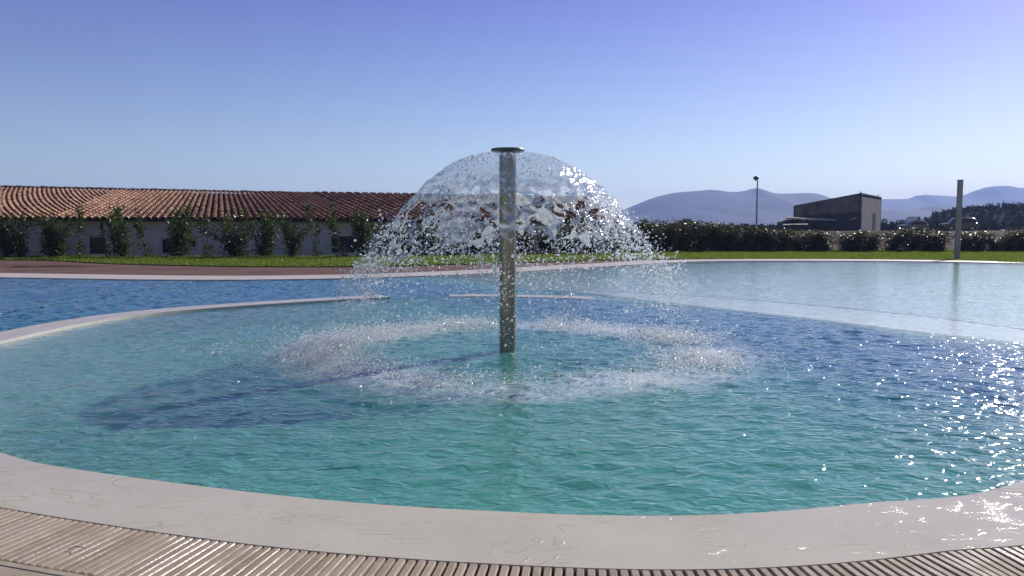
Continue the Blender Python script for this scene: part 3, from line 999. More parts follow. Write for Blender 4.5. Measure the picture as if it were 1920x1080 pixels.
left = [(6, 404, 34, 'bushy', 'dark oleander cut by the left edge of the picture'),
 (38, 404, 46, 'bushy', 'oleander in front of the leftmost dark window'),
 (98, 407, 60, 'bushy', 'wide V-shaped oleander, third from the left edge'),
 (152, 392, 34, 'leggy', 'thin oleander with two bare stems, left of the grey framed window'),
 (199, 410, 26, 'leggy', 'thin leaning oleander stem rising across the grey framed window'),
 (226, 395, 52, 'bushy', 'tall full oleander just right of the grey framed window'),
 (275, 393, 40, 'leggy', 'narrow oleander between two fuller ones, right of the grey framed window'),
 (335, 391, 60, 'bushy', 'broad tall oleander covering two small windows'),
 (387, 404, 42, 'leggy', 'airy oleander with curved stems right of the broad tall one'),
 (441, 408, 54, 'bushy', 'squat dark oleander under the darkening middle of the roof'),
 (497, 399, 46, 'bushy', 'oleander with bright tip at the centre of the white wall'),
 (546, 410, 38, 'bushy', 'oleander clump left of the slim lollipop one'),
 (592, 388, 38, 'leggy', 'slim oleander with a tuft above a bare trunk, left of the dark door'),
 (640, 388, 48, 'leggy', 'tall dark oleander standing before the dark door'),
 (680, 400, 46, 'bushy', 'dark oleander right of the dark door, beside the spray')]
for (px, top, w, kd, lb) in left:
    shrub(px, top - 3, w * (.9 if px < 50 else 1.22), wall_D(px), kd, lb, GL)
behind = [(722, 418, 50), (762, 424, 46), (806, 420, 50), (848, 428, 48), (892, 424, 50), (934, 430, 46), (980, 424, 50), (1022, 428, 48), (1064, 424, 50), (1106, 420, 48), (1148, 418, 50)]
lab_b = ['shrub seen through the left rim of the water dome', 'second shrub in from the left rim of the water dome', 'third shrub in from the left rim of the water dome', 'shrub two left of the fountain pole, behind the water', 'shrub just left of the fountain pole, behind the water', 'shrub directly behind the fountain pole', 'shrub just right of the fountain pole, behind the water', 'shrub two right of the fountain pole, behind the water', 'shrub third from the right rim of the water dome', 'second shrub in from the right rim of the water dome', 'shrub seen through the right rim of the water dome']
GH = 'dark hedge shrubs along the back of the lawn'
for (px, top, w), lb in zip(behind, lab_b):
    shrub(px, top, w, 41 + .0115 * (px - 720), 'dense', 'dark ' + lb, GH, name='hedge_shrub')
right = [(1190, 412, 52), (1222, 412, 50), (1252, 410, 52), (1284, 413, 50), (1312, 416, 50), (1342, 417, 48), (1364, 416, 46), (1392, 421, 48), (1416, 423, 46), (1442, 424, 46), (1468, 425, 46), (1494, 427, 46), (1520, 429, 46), (1546, 431, 42), (1592, 431, 44), (1610, 429, 46), (1634, 431, 40), (1676, 430, 46), (1712, 421, 54), (1744, 430, 40), (1762, 428, 36), (1812, 434, 38), (1836, 429, 46), (1866, 436, 36), (1890, 434, 34), (1914, 425, 46), (1946, 428, 46), (1980, 430, 46)]
lab_r = ['tall hedge shrub touching the right rim of the water dome', 'tall hedge shrub, second from the right rim of the water dome', 'tall hedge shrub with an upright sprig, left of the round tree', 'hedge shrub in front of the round dark tree', 'hedge shrub just right of the round dark tree', 'hedge shrub with long shoots, midway between round tree and street lamp', 'hedge shrub two left of the street lamp', 'hedge shrub just left of the street lamp', 'hedge shrub at the foot of the street lamp', 'hedge shrub just right of the street lamp', 'hedge shrub under the left tip of the barn canopy', 'hedge shrub under the white canopy of the barn', 'hedge shrub under the dark middle of the barn', 'low hedge shrub left of the brown gap below the barn', 'hedge shrub right of the brown gap below the barn', 'hedge shrub below the peak of the barn', 'low hedge shrub below the pale side wall of the barn', 'hedge shrub right of the barn, left of the glinting tall one', 'tallest glinting hedge shrub, in front of the hatchback', 'low hedge shrub right of the glinting tall one', 'small hedge shrub just left of the grey post', 'small hedge shrub just right of the grey post', 'glinting hedge shrub to the right below the dark SUV', 'small hedge shrub left of the brown gap near the right edge', 'small hedge shrub right of the brown gap near the right edge', 'tall hedge shrub at the right edge of the picture', 'hedge shrub outside the right edge, next to the tall edge shrub', 'hedge shrub farthest out beyond the right edge']
for (px, top, w), lb in zip(right, lab_r):
    if px > 1935: continue
    shrub(px, top + (3 if px > 1440 else 1), w * 1.12, 49.5 + random.uniform(-.5, .5), 'dense', lb, GH, name='hedge_shrub')

# ------------------------------------------------------------------ grass
N = 120000
bx = RNG.uniform(-40, 40, N * 3); by = RNG.uniform(28, 53, N * 3)
ok = inside(LAWN, bx, by); d_f = dist_to(lawn_front, bx, by, False)
ok &= (d_f < 20) & (np.abs(bx) < by * .9 + 1)
bx, by = bx[ok][:N], by[ok][:N]; n = len(bx)
hgt = RNG.uniform(.05, .13, n) * (1 + .5 * fbm(bx * .8, by * .8, oct=3, seed=31)); th = RNG.uniform(0, 6.28, n); wd = RNG.uniform(.012, .024, n)
lean = RNG.normal(0, .04, (n, 2))
P0 = np.c_[bx - np.cos(th) * wd, by - np.sin(th) * wd, np.full(n, .025)]
P1 = np.c_[bx + np.cos(th) * wd, by + np.sin(th) * wd, np.full(n, .025)]
P2 = np.c_[bx + lean[:, 0], by + lean[:, 1], .025 + hgt]
V = np.stack([P0, P1, P2], 1).reshape(-1, 3)
o = link('grass', mesh_np('grass', V, np.arange(n * 3).reshape(-1, 3)), M['grass']); tag(o, 'strip of short bright green lawn grass behind the pool deck', None, None, 'stuff')

M['puddle'] = simple('puddle_water', (.20, .15, .12), None, rough=.06)
q = gp(82, 499.5)
pd = np.array([(q[0] + 1.5 * math.cos(a) * (1 + .25 * math.sin(3 * a + 1)), q[1] + .75 * math.sin(a) * (1 + .3 * math.sin(2 * a))) for a in np.linspace(0, 2 * math.pi, 40, endpoint=False)])
fill('puddle', [pd], .006, M['puddle'])
# ------------------------------------------------------------------ grey post, street lamp
p = gp(1794, 487)
post = empty('metal_post', (p[0], p[1], .01), 0, 'tall slim grey post at the far pool edge, right of the barn', 'post')
Hp = 3.86
mb = MB(); w = .10
mb.prism([Vector((x, y, 0.02)) for x, y in ((-w, -w + .02), (-w + .02, -w), (w - .02, -w), (w, -w + .02), (w, w - .02), (w - .02, w), (-w + .02, w), (-w, w - .02))], Vector((0, 0, Hp - .32)))
mb.build('shaft', M['grey_post'], post)
mb = MB(); mb.box(-w + .008, w - .008, -w + .008, w - .008, Hp - .298, Hp - .05); mb.build('lamp_panel', M['galv'], post)
mb = MB(); mb.box(-w - .004, w + .004, -w - .004, w + .004, Hp - .048, Hp); mb.build('cap', M['steel_dark'], post)
mb = MB(); mb.box(-.19, .19, -.19, .19, 0, .018); mb.build('base_plate', M['galv'], post)
p = at(1418, 430, 75)
lampo = empty('street_lamp', (p.x, 75, .6), 0, 'single street lamp on a thin grey pole behind the hedge', 'street lamp')
topz = CAM_H + (HY - 337) / F * 75 - .6
mb = MB(); mb.tube([(0, 0, -.1), (0, 0, topz * .5), (0, 0, topz)], [.10, .085, .06], 10); mb.build('pole', M['galv'], lampo, True)
mb = MB()
mb.tube([(.14, -.05, topz + .12), (.0, -.05, topz + .14), (-.18, -.08, topz + .12), (-.34, -.1, topz + .06), (-.40, -.1, topz + .02)], [.06, .15, .20, .18, .10], 10)
mb.build('lamp_head', M['steel_dark'], lampo, True)
mb = MB(); mb.tube([(-.08, -.13, topz - .05), (-.22, -.13, topz - .07), (-.33, -.13, topz - .07)], [.08, .11, .06], 8); mb.build('lamp_glass', M['lamp_glass'], lampo, True)

# ------------------------------------------------------------------ barn
def P3(px, y, D): return at(px, y, D)
b0 = at(1487, 430, 127); b1 = at(1613, 430, 120); b2 = at(1651, 430, 131)
def zz(y, D): return CAM_H + (HY - y) / F * D
barn = empty('barn', (b1.x, b1.y, 1.0), 0, 'dark concrete barn with sloping roof and ragged canopy behind the hedge', 'barn')
BO = Vector(barn.location)
gz = 1.0
A0 = Vector((b0.x, b0.y, gz)); A1 = Vector((b1.x, b1.y, gz)); A2 = Vector((b2.x, b2.y, gz)); A3 = A0 + (A2 - A1)
T0, T1, T2 = zz(388.5, 127), zz(365, 120), zz(372.5, 131)
T3 = T0 + (T2 - T1)
def up(p, z): return Vector((p.x, p.y, z)) - BO
mid = .55
def front(t, z):
    q = A0.lerp(A1, t); return Vector((q.x, q.y, z)) - BO
dn = (A2 - A1).normalized()
mb = MB(); zf = zz(404, 122)
mb.prism([front(0, zz(406, 127)), front(1, zz(398, 120)), front(1, T1), front(0, T0)], dn * .35)
mb.build('front_wall', M['concrete'], barn)
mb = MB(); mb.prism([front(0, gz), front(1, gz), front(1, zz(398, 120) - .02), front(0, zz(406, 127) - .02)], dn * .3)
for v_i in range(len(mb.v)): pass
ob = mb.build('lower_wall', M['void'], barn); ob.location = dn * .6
mb = MB(); side_n = (A0 - A1).normalized()
s1 = A1.lerp(A2, .035); s1p = s1
mb.prism([up(s1, gz), up(A2, gz), up(A2, T2 - .25), up(s1, T1 - .35)], side_n * .35)
mb.build('side_wall', M['concrete_lit'], barn)
mb = MB()
cl = (A1 - A0).normalized()
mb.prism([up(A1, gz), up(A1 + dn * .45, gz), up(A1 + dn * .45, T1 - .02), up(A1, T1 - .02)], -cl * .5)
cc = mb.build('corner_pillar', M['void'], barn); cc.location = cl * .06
mb = MB(); mb.prism([up(A0, T0 + .02), up(A1, T1 + .02), up(A2, T2 + .02), up(A3, T3 + .02)], Vector((0, 0, .22)))
rf = mb.build('barn_roof', M['concrete'], barn)
mb = MB(); mb.prism([up(A3, gz), up(A2, gz), up(A2, T2), up(A3, T3)], -dn * .3); mb.build('rear_wall', M['concrete'], barn)
mb = MB(); mb.prism([up(A0, gz), up(A3, gz), up(A3, T3), up(A0, T0)], cl * .3); mb.build('end_wall', M['concrete'], barn)
for (px, y0, y1, D) in ((1613.5, 366, 360, 120), (1646, 371, 365.5, 130)):
    q = at(px, y0, D); mb = MB(); mb.tube([Vector((q.x, q.y, zz(y0, D) - .2)) - BO, Vector((q.x, q.y, zz(y1, D))) - BO], [.10, .08], 6); mb.build('roof_spike', M['void'], barn)
q = A1.lerp(A2, .60); q2 = A1.lerp(A2, .72)
mb = MB(); mb.prism([up(q, gz), up(q2, gz), up(q2, zz(400, 127)), up(q, zz(400, 127))], -side_n * .06); mb.build('side_slot', M['void'], barn)
# canopies: ragged sheets on posts
def canopy(p0, y0, p1, y1, depth, D, name='canopy'):
    a = at(p0, y0, D); b = at(p1, y1, D)
    mb = MB(); k = 7
    for i in range(k):
        s0_, s1_ = i / k, (i + 1) / k - .004
        c0 = a.lerp(b, s0_); c1 = a.lerp(b, s1_); dz = random.uniform(-.05, .05); ex = random.uniform(-.15, .15)
        bk = Vector((.352 * depth, depth, .05 * depth))
        mb.prism([c0 + Vector((0, ex, dz)) - BO, c1 + Vector((0, ex, dz)) - BO, c1 + bk - BO, c0 + bk - BO], Vector((0, 0, .07 if depth < 4 else .30 * (1 - .75 * s0_))))
    return mb.build(name, M['sheet'], barn)
canopy(1475, 411.5, 1568, 413.5, 5.5, 119)
canopy(1468, 422.5, 1516, 421.5, 3.0, 115, 'low_canopy')
canopy(1593, 413.5, 1607, 408, .5, 117, 'torn_sheet')
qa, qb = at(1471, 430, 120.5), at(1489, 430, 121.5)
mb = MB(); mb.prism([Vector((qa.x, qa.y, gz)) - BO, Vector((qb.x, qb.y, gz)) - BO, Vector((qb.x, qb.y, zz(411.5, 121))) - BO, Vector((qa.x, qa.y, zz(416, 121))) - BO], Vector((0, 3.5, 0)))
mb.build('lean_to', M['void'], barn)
for (px, D, ytop) in ((1478, 119.4, 413), (1520, 119.4, 414), (1562, 119.4, 415), (1470, 115.4, 423.5), (1512, 115.4, 423)):
    q = at(px, 430, D); mb = MB(); mb.box(q.x - .09, q.x + .09, D, D + .18, gz, zz(ytop, D), 0, Matrix.Translation(-BO)); mb.build('canopy_post', M['void'], barn)

# ------------------------------------------------------------------ cars
def car(px, D, gz, length, height, rz, paint, label, kindw):
    p = at(px, 430, D)
    root = empty('parked_car', (p.x, D, gz), rz, label, 'car', 'cars parked beyond the hedge')
    L, H, W = length, height, 1.75
    low = [(-.5, .18), (.5, .18), (.5, .42), (.485, .56), (.30, .60), (-.44, .62), (-.5, .55)]
    cab = [(.30, .60), (.17, .97), (.05, 1.0), (-.36, 1.0), (-.44, .93), (-.48, .62)] if kindw == 'suv' else [(.27, .60), (.10, .96), (0.0, 1.0), (-.28, .98), (-.40, .86), (-.47, .62)]
    mb = MB(); secs = []
    def shell(prof, wy):
        n_ = len(prof); vs = []
        for yy, sx, sz in wy: vs += [Vector((x * L * sx, yy * W, (z0 + (z - z0) * sz) * H)) for (x, z) in prof for z0 in (min(q[1] for q in prof),)]
        fs = []
        for i in range(len(wy) - 1):
            for j in range(n_): fs.append((i * n_ + j, i * n_ + (j + 1) % n_, (i + 1) * n_ + (j + 1) % n_, (i + 1) * n_ + j))
        fs += [tuple(range(n_)), tuple(range((len(wy) - 1) * n_, len(wy) * n_))]
        mb.add(vs, fs)
    shell(low, [(-.5, .97, .97), (-.46, 1, 1), (.46, 1, 1), (.5, .97, .97)])
    shell(cab, [(-.42, .93, .94), (-.36, .99, 1), (.36, .99, 1), (.42, .93, .94)])
    mb.build('body', paint, root, True)
    for sgn in (-1, 1):
        mb = MB(); c = [(x * .86 - .005, .62 + (z - .60) * .80 + .02) for x, z in cab]
        mb.prism([Vector((x * L, sgn * W * .418, z * H)) for x, z in c], Vector((0, sgn * .03, 0))); mb.build('side_window', M['pane'], root)
        for fx_ in (.31, -.31):
            mb = MB(); R_ = .33
            mb.tube([(fx_ * L, sgn * (W * .5 - .2), R_), (fx_ * L, sgn * (W * .5 + .01), R_)], [R_, R_], 18); wh = mb.build('wheel', M['rubber'], root, True)
            mb = MB(); mb.tube([(fx_ * L, sgn * (W * .5 + .012), R_), (fx_ * L, sgn * (W * .5 + .022), R_)], [.2, .18], 14); mb.build('rim', M['rim_metal'], wh, True)
        mb = MB(); mb.box(-.505 * L, -.49 * L, sgn * W * .46 - .07, sgn * W * .46 + .07, .55 * H, .70 * H); mb.build('tail_light', M['tail'], root)
        mb = MB(); mb.box(.485 * L, .503 * L, sgn * W * .38 - .12, sgn * W * .38 + .12, .44 * H, .52 * H); mb.build('headlight', M['lamp_glass'], root)
    return root
car(1797, 100, 1.26, 4.2, 1.72, rad(174), M['car_dark'], 'dark SUV with a glinting roof behind the grey post', 'suv')
car(1712, 108, 1.26, 3.9, 1.45, rad(190), M['car_grey'], 'grey hatchback half hidden behind the glinting tall hedge shrub', 'hatch')

# ------------------------------------------------------------------ trees
def tree(px, top, wpx, D, gz, label, kind='round', name='small_tree', nl=500):
    p = at(px, 430, D); h = zz(top, D) - gz; w = wpx / F * D
    root = empty(name, (p.x, D, gz), 0, label, 'tree', 'small trees beyond the hedge')
    mb = MB(); mb.tube([(0, 0, -.1), (.03 * w, 0, h * .35), (0, 0, h * .7)], [.05 * h * .6, .04 * h * .6, .01 * h], 7)
    for a in (0.4, 2.5, 4.4):
        mb.tube([(.02 * w, 0, h * .3), (.22 * w * math.cos(a), .22 * w * math.sin(a), h * .65)], [.02 * h, .006 * h], 5)
    mb.build('trunk', M['bark'], root)
    V, Fc = [], []
    lobes = [(Vector((random.gauss(0, .2) * w, random.gauss(0, .2) * w, h * random.uniform(.35, .85))), random.uniform(.16, .27) * w) for _ in range(9)] + [(Vector((0, 0, h * .8)), .25 * w)]
    for _ in range(nl):
        c, r_ = random.choice(lobes); v = rv().normalized() * r_ * random.uniform(.6, 1.05)
        q = c + Vector((v.x, v.y, v.z * .75))
        if q.z > h: q.z = h - random.uniform(0, .1)
        q.z = max(q.z, .12 * h)
        leaf_geo(V, Fc, q, rv() + Vector((0, 0, .4)), rv(), random.uniform(.05, .09) * w ** .5 * 1.6, random.uniform(.03, .05) * w ** .5 * 1.6)
    me = bpy.data.meshes.new('crown'); me.from_pydata([tuple(v) for v in V], [], Fc)
    link('crown', me, M['pine'], root)
tree(1287, 407.5, 44, 62, .3, 'round dark tree rising just above the hedge, right of the water dome', nl=900)
tree(1657, 407, 16, 140, 1.2, 'small dark tree against the right side of the barn')
tree(1712, 405.5, 34, 150, 1.2, 'broad dark tree behind the hatchback', nl=700)
tree(1738, 410.5, 18, 160, 1.2, 'small tree just right of the hatchback roof')
tree(1766, 407.5, 20, 170, 1.2, 'small tree left of the dark SUV')
tree(1784, 403.5, 16, 175, 1.2, 'pointed tree left behind the grey post')
tree(1690, 413, 30, 155, 1.2, 'low dark tree between barn and hatchback')
tree(1752, 413, 34, 165, 1.2, 'low dark tree between hatchback and SUV')

# wooded hill on the right
hill_pts = [(1770, 418), (1800, 402), (1815, 396), (1840, 392.5), (1862, 389.5), (1885, 391), (1900, 389.5), (1925, 392.5), (1990, 386), (2100, 384), (2250, 395), (2400, 415)]
HD = 235.0
HS = HD / 520.0
hx = np.linspace(1765, 2420, 90); hyv = np.interp(hx, [p[0] for p in hill_pts], [p[1] for p in hill_pts])
crest = np.maximum(CAM_H + (HY - hyv) / F * HD - 3.0 * HS, .3)
T = np.linspace(-1, 1, 24)
HXX = ((hx[:, None] - 960) / F * HD) * np.ones((1, 24)); HYY = HD + T[None, :] * 62 + 0 * HXX
HZZ = crest[:, None] * (np.cos(T * math.pi / 2) ** 1.3)[None, :] + .9 + .4 * fbm(HXX * .07, HYY * .07, seed=4)
hm = link('wooded_hill', mesh_np('wooded_hill', np.c_[HXX.ravel(), HYY.ravel(), HZZ.ravel()], grid_faces(90, 24)), M['pine'], smoothed=True); hm['kind'] = 'structure'
VV, FF, b = [], [], 0
NT = 2600
ii = RNG.uniform(0, 89, NT); tt = RNG.uniform(-.95, .35, NT)
for i, t in zip(ii, tt):
    i0 = int(i); f = i - i0
    x = ((hx[0] + (hx[-1] - hx[0]) * i / 89) - 960) / F * HD; y = HD + t * 62
    z = (crest[i0] * (1 - f) + crest[min(i0 + 1, 89)] * f) * math.cos(t * math.pi / 2) ** 1.3 + .7
    hh = RNG.uniform(2.2, 4.8) * HS * 1.1; ww = RNG.uniform(1.4, 2.8) * HS * 1.2
    m_ = 26
    dv = RNG.normal(0, 1, (m_, 3)); dv /= np.linalg.norm(dv, axis=1)[:, None]
    c = np.array([x, y, z + hh * .55]) + dv * np.array([ww * .6, ww * .6, hh * .5]) * RNG.uniform(.6, 1, (m_, 1))
    a1 = RNG.normal(0, .2, (m_, 3)); a2 = RNG.normal(0, .2, (m_, 3))
    VV.append(np.stack([c - a1, c + a1, c + a2 * 1.6], 1).reshape(-1, 3))
V = np.concatenate(VV)
wd_ = link('wood', mesh_np('wood', V, np.arange(len(V)).reshape(-1, 3)), M['pine']); tag(wd_, 'dark far-off wood covering the low hill at right', None, None, 'stuff')
# scrub belt at the far side of the field
VV = []
for _ in range(900):
    px = RNG.uniform(1180, 2100); D = RNG.uniform(150, 172); x = (px - 960) / F * D
    hh = RNG.uniform(.5, 1.5) * (1.0 if px > 1640 else .55)
    c = np.array([x, D, 1.2]) + RNG.normal(0, 1, (18, 3)) * np.array([1.2, 1.2, .0]) + np.c_[np.zeros(18), np.zeros(18), RNG.uniform(0, hh, 18)]
    a1 = RNG.normal(0, .3, (18, 3)); a2 = RNG.normal(0, .3, (18, 3))
    VV.append(np.stack([c - a1, c + a1, c + a2 * 1.6], 1).reshape(-1, 3))
V = np.concatenate(VV)
o = link('scrub', mesh_np('scrub', V, np.arange(len(V)).reshape(-1, 3)), M['pine']); tag(o, 'dark scrub at the far side of the dry field', None, None, 'stuff')

# ------------------------------------------------------------------ mountains
M['mountain'] = simple('mountain_scrub', (.018, .022, .018), (.045, .045, .036), .004, .95)
def mountain(name, prof, D, dep, seed):
    px = np.linspace(prof[0][0], prof[-1][0], 220)
    # smooth profile through the points
    sp = spline([(a, b) for a, b in prof], False, 600)
    yy = np.interp(px, sp[:, 0], sp[:, 1])
    crest = CAM_H + (HY - yy) / F * D
    k = 40; T = np.linspace(-1, 1, k)
    X = ((px[:, None] - 960) / F * D) * np.ones((1, k)); Y = D + T[None, :] * dep + 0 * X
    sh = (1 - np.abs(T)) ** 1.15
    Z = crest[:, None] * sh[None, :] + (dep * .03) * fbm(X / (dep * .25), Y / (dep * .25), oct=5, seed=seed) * (np.minimum(np.abs(T), 1 - np.abs(T)) * 2)[None, :]
    Z = np.maximum(Z, .2) 
    o = link(name, mesh_np(name, np.c_[X.ravel(), Y.ravel(), Z.ravel()], grid_faces(220, k)), M['mountain'], smoothed=True)
    o['kind'] = 'structure'
mountain('mountains', [(900, 436), (1060, 424), (1140, 404), (1195, 381.5), (1230, 368), (1262, 360.5), (1310, 356.5), (1332, 355), (1368, 359), (1396, 356), (1415, 352), (1446, 361.5), (1480, 362), (1506, 361), (1528, 363), (1560, 374), (1600, 390), (1660, 408), (1740, 432)], 2500, 700, 1)
mountain('near_mountains', [(1500, 432), (1580, 404), (1650, 393), (1710, 391.5), (1742, 385.5), (1790, 385), (1830, 390), (1880, 396), (1960, 398), (2100, 410), (2260, 434)], 2000, 450, 2)
mountain('far_mountains', [(1440, 430), (1540, 384), (1600, 375), (1650, 372.5), (1698, 371.5), (1722, 364.5), (1760, 366), (1796, 366.5), (1826, 356), (1850, 348.5), (1880, 347), (1900, 351), (1925, 350), (1990, 356), (2080, 372), (2200, 380), (2350, 410), (2480, 434)], 3400, 700, 3)

# ------------------------------------------------------------------ fountain
fo = empty('water_mushroom', (POLE.x, POLE.y, 0), 0, 'tall metal fountain pole with a disc cap standing in the round pool', 'fountain')
PR = .102; ZC = zz(283.5, POLE.y)
def pole_mat():
    m, nt, p = new_mat('brushed_bronze_steel')
    p.inputs['Metallic'].default_value = .85
    pos = nt.nodes.new('ShaderNodeNewGeometry').outputs['Position']
    mp = nd(nt, 'ShaderNodeMapping'); mp.inputs['Scale'].default_value = (60, 60, 1.5); nt.links.new(pos, mp.inputs['Vector'])
    n1 = noise_n(nt, 1, 4, vec=mp.outputs[0])
    nt.links.new(ramp(nt, n1, [(.3, (.17, .158, .135)), (.7, (.27, .252, .22))]), p.inputs['Base Color'])
    nt.links.new(ramp(nt, noise_n(nt, 9, 3), [(.3, (.16, .16, .16)), (.7, (.34, .34, .34))]), p.inputs['Roughness'])
    b = nd(nt, 'ShaderNodeBump', Strength=.5, Distance=.004); nt.links.new(noise_n(nt, 22, 3), b.inputs['Height']); nt.links.new(b.outputs[0], p.inputs['Normal'])
    return m
M['pole'] = pole_mat()
mb = MB(); mb.lathe([(PR, -1.3), (PR, .5), (PR, 1.3), (PR, ZC - .05), (PR * .9, ZC - .04)], 48); mb.build('pole', M['pole'], fo, True)
mb = MB(); mb.lathe([(.001, ZC - .022), (.17, ZC - .022), (.198, ZC - .012), (.202, ZC + .004), (.195, ZC + .014), (.05, ZC + .022), (.001, ZC + .023)], 56); mb.build('cap', M['steel_dark'], fo, True)

# water bell: ballistic sheet leaving the slot under the cap, torn into webs and then drops
VEL, G9 = 3.0, 9.81
def bell_rz(t): return .17 + VEL * t, ZC - .03 - .5 * G9 * t * t
NTH, NTT = 1300, 240
th = np.linspace(0, 2 * math.pi, NTH, endpoint=False)
T0_, T1_ = .0, .54
tt = np.linspace(T0_, T1_, NTT)
TH, TT = np.meshgrid(th, tt, indexing='ij')
cx3, sy3 = np.cos(TH), np.sin(TH)
# slow variation of speed round the ring gives uneven lobes
vv = VEL * (1 + .05 * cx3 + .05 * fbm(cx3 * 1.6 + 5, sy3 * 1.6, oct=3, seed=41) + .035 * smooth(.1, .4, TT) * fbm(cx3 * 5, sy3 * 5, TT * 6, oct=3, seed=42))
Rr = .17 + vv * TT
Zz = ZC - .03 - .5 * G9 * TT ** 2 + .012 * fbm(cx3 * 4, sy3 * 4, TT * 6, seed=43) * TT / .3
# ripple displacement along the normal
slope = np.arctan2(G9 * TT, vv)
arc = TT * 5.0
rp = ((.018 * fbm(cx3 * 5, sy3 * 5, arc * 5, oct=2, seed=44) + .007 * fbm(cx3 * 14, sy3 * 14, arc * 16, oct=3, seed=54)) + .010 * np.sin(arc * 38 + 5 * fbm(cx3 * 5, sy3 * 5, arc * 3, oct=3, seed=45))) * smooth(.03, .3, TT)
th_k = .004 + .012 * (fbm(cx3 * 12, sy3 * 12, arc * 10, oct=3, seed=46) * .5 + .5) * smooth(.02, .3, TT)
nr, nz = np.sin(slope), np.cos(slope)

# cellular web
def worley(u, v, per, seed):
    iu, iv = np.floor(u), np.floor(v)
    f1 = np.full(u.shape, 9.0); f2 = np.full(u.shape, 9.0)
    for du in (-1, 0, 1):
        for dv in (-1, 0, 1):
            a, b_ = iu + du, iv + dv
            aw = np.mod(a, per)
            px_ = a + _h(aw, b_, 0 * a, seed); py_ = b_ + _h(aw, b_, 0 * a + 1, seed)
            d = np.hypot(u - px_, v - py_)
            f2 = np.where(d < f1, f1, np.minimum(f2, d)); f1 = np.minimum(f1, d)
    return f1, f2
per = 40
u_ = TH / (2 * math.pi) * per + .8 * fbm(cx3 * 5, sy3 * 5, arc * 4, oct=3, seed=47); v_ = arc * 4.0 + .8 * fbm(cx3 * 5 + 9, sy3 * 5, arc * 4, oct=3, seed=48)
f1, f2 = worley(u_, v_, per, 50)
edge = f2 - f1
wdt = 1.5 * (1 - smooth(.22, .36, TT)) + .10 * (1 - smooth(.44, .54, TT)) + .045
th_k = th_k + .005 * (1 - smooth(.0, .22, edge)) * smooth(.2, .36, TT)
big_ = fbm(cx3 * 3 + 2, sy3 * 3, arc * 2, oct=3, seed=49)
keep_v = edge < wdt + .45 * big_ * smooth(.24, .36, TT)
keep_v |= TT < .2
keep_v &= TT < (.46 + .12 * fbm(cx3 * 6, sy3 * 6, oct=4, seed=51))
Fb = grid_faces(NTH, NTT, True)
kf = keep_v.ravel()[Fb].sum(1) >= 3
Fb = Fb[kf]
def lay(off):
    R_ = Rr + (rp + off) * nr; Z_ = Zz + (rp + off) * nz
    return np.c_[(POLE.x + R_ * cx3).ravel(), (POLE.y + R_ * sy3).ravel(), Z_.ravel()]
Vo, Vi = lay(th_k * .5), lay(-th_k * .5 + .004 * fbm(cx3 * 10, sy3 * 10, arc * 8, oct=3, seed=52))
nV = len(Vo)
e = np.concatenate([Fb[:, [0, 1]], Fb[:, [1, 2]], Fb[:, [2, 3]], Fb[:, [3, 0]]])
key = np.sort(e, 1); kk = key[:, 0].astype(np.int64) * nV + key[:, 1]
u, first, cnt = np.unique(kk, return_index=True, return_counts=True)
be = e[first[cnt == 1]]
Fall = np.concatenate([Fb, Fb[:, ::-1] + nV, np.stack([be[:, 1], be[:, 0], be[:, 0] + nV, be[:, 1] + nV], 1)])
used, inv = np.unique(Fall, return_inverse=True)
bell = link('water_dome', mesh_np('water_dome', np.concatenate([Vo, Vi])[used], inv.reshape(-1, 4)), M['bell'], smoothed=True)
tear = (smooth(.20, .32, TT) * np.clip(1.15 - edge / .30, .2, 1) * .8 + .2 * smooth(.03, .2, TT)).clip(0, 1).ravel().astype(np.float32)
at_ = bell.data.attributes.new('tear', 'FLOAT', 'POINT'); at_.data.foreach_set('value', np.concatenate([tear, tear])[used])
tag(bell, 'clear dome of water falling from the disc cap of the fountain', 'water')

# drops
ico = bmesh.new(); bmesh.ops.create_icosphere(ico, subdivisions=1, radius=1)
iv = np.array([v.co[:] for v in ico.verts]); ifc = np.array([[v.index for v in f.verts] for f in ico.faces]); ico.free()
oct_v = np.array([(1, 0, 0), (-1, 0, 0), (0, 1, 0), (0, -1, 0), (0, 0, 1), (0, 0, -1)], float)
oct_f = np.array([(0, 2, 4), (2, 1, 4), (1, 3, 4), (3, 0, 4), (2, 0, 5), (1, 2, 5), (3, 1, 5), (0, 3, 5)])
def drops(name, P, R_, unit, m, label):
    uv, uf = unit
    n_ = len(P)
    sc = R_[:, None] * RNG.uniform(.7, 1.35, (n_, 3))
    V = (uv[None] * sc[:, None, :] + P[:, None, :]).reshape(-1, 3)
    Fx = (uf[None] + (np.arange(n_) * len(uv))[:, None, None]).reshape(-1, 3)
    o = link(name, mesh_np(name, V, Fx), m, smoothed=True)
    return tag(o, label, None, None, 'stuff')
def ballistic(n_, tmin, tmax, vs, spread, clump=True):
    a = RNG.uniform(0, 2 * math.pi, n_ * 4); t = RNG.uniform(tmin, tmax, n_ * 4)
    if clump:
        w_ = fbm(np.cos(a) * 4, np.sin(a) * 4, t * 9, oct=3, seed=60)
        k = RNG.random(n_ * 4) < np.clip(.35 + 1.1 * w_, .05, 1)
        a, t = a[k][:n_], t[k][:n_]
    else: a, t = a[:n_], t[:n_]
    v = VEL * (1 + .05 * np.cos(a) + .05 * fbm(np.cos(a) * 1.6 + 5, np.sin(a) * 1.6, oct=3, seed=41)) * RNG.normal(1.0, vs, len(a))
    z = ZC - .03 - .5 * G9 * t * t * RNG.normal(1, spread, len(a))
    r = .17 + v * t
    return np.c_[POLE.x + r * np.cos(a), POLE.y + r * np.sin(a), z]
P = ballistic(7500, .40, .60, .075, .08)
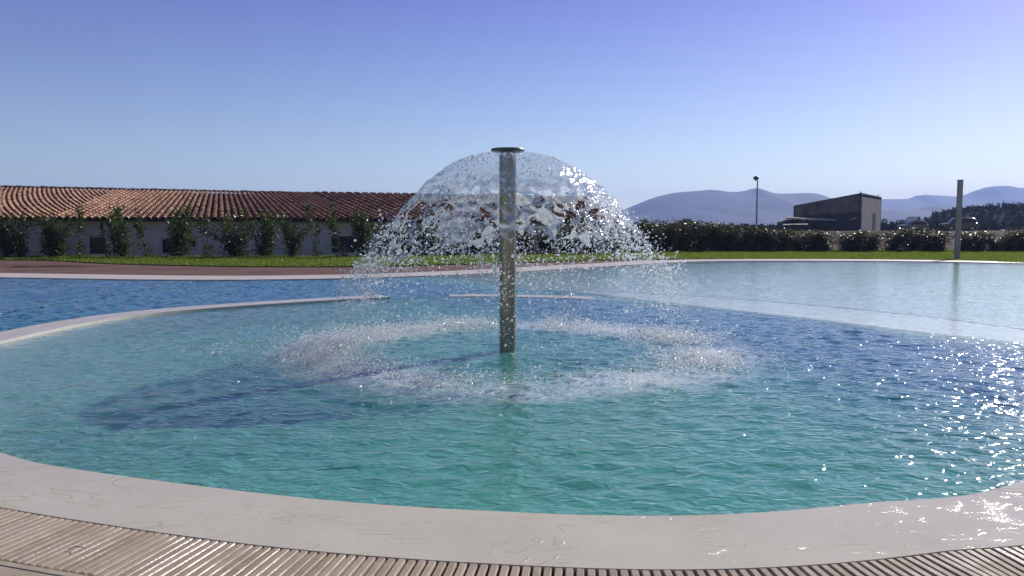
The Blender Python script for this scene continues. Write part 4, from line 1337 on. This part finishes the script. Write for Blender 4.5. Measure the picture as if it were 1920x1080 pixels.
P = P[P[:, 2] > .02]
drops('water_spray', P, np.exp(RNG.normal(math.log(.0065), .45, len(P))), (iv, ifc), M['drop'], 'bright drops torn from the lower edge of the water dome')
P = ballistic(1800, .10, .36, .015, .02); drops('water_spray', P, np.exp(RNG.normal(math.log(.006), .4, len(P))), (iv, ifc), M['drop'], 'beads riding on the upper part of the water dome')
P = ballistic(7000, .45, .70, .07, .07); P = P[P[:, 2] > .01]
drops('water_spray', P, np.exp(RNG.normal(math.log(.0045), .4, len(P))), (oct_v, oct_f), M['drop'], 'fine falling drops between the dome and the pool')
# drops thrown up where the ring lands
n_ = 54000
a = RNG.uniform(0, 2 * math.pi, n_); w_ = fbm(np.cos(a) * 1.8 + 3, np.sin(a) * 1.5, oct=3, seed=61)
r = RING_R + np.where(RNG.random(n_) < .7, RNG.normal(0, .30, n_), RNG.exponential(.48, n_) - .15) + .25 * w_
zmx = np.abs(RNG.normal(0, .055, n_)) * (1 + .8 * w_)
lobe = .35 * np.cos(a - rad(150)) ** 2 + .30 * (np.cos(a - rad(25)) > .6) - .15
k = RNG.random(n_) < np.clip(.42 + lobe + 1.3 * w_, .06, 1)
P = np.c_[RING_C.x + r * np.cos(a), RING_C.y + r * np.sin(a), zmx + .004][k]
drops('splash_drops', P, np.exp(RNG.normal(math.log(.0055), .4, len(P))), (oct_v, oct_f), M['drop'], 'white splashing drops in a ring round the fountain pole')

# ------------------------------------------------------------------ haze
def haze():
    x0, x1, y0, y1, z0, z1 = -4300, 4300, -70, 4700, -4.0, 215.0
    mb = MB(); mb.box(x0, x1, y0, y1, z0, z1)
    m, nt, p = new_mat('haze')
    nt.nodes.remove(p)
    v = nt.nodes.new('ShaderNodeVolumePrincipled')
    v.inputs['Color'].default_value = (.40, .56, 1.0, 1)
    v.inputs['Density'].default_value = .00025
    v.inputs['Anisotropy'].default_value = .2
    nt.links.new(v.outputs[0], nt.nodes['Material Output'].inputs['Volume'])
    o = mb.build('haze', m); o['kind'] = 'stuff'
haze()
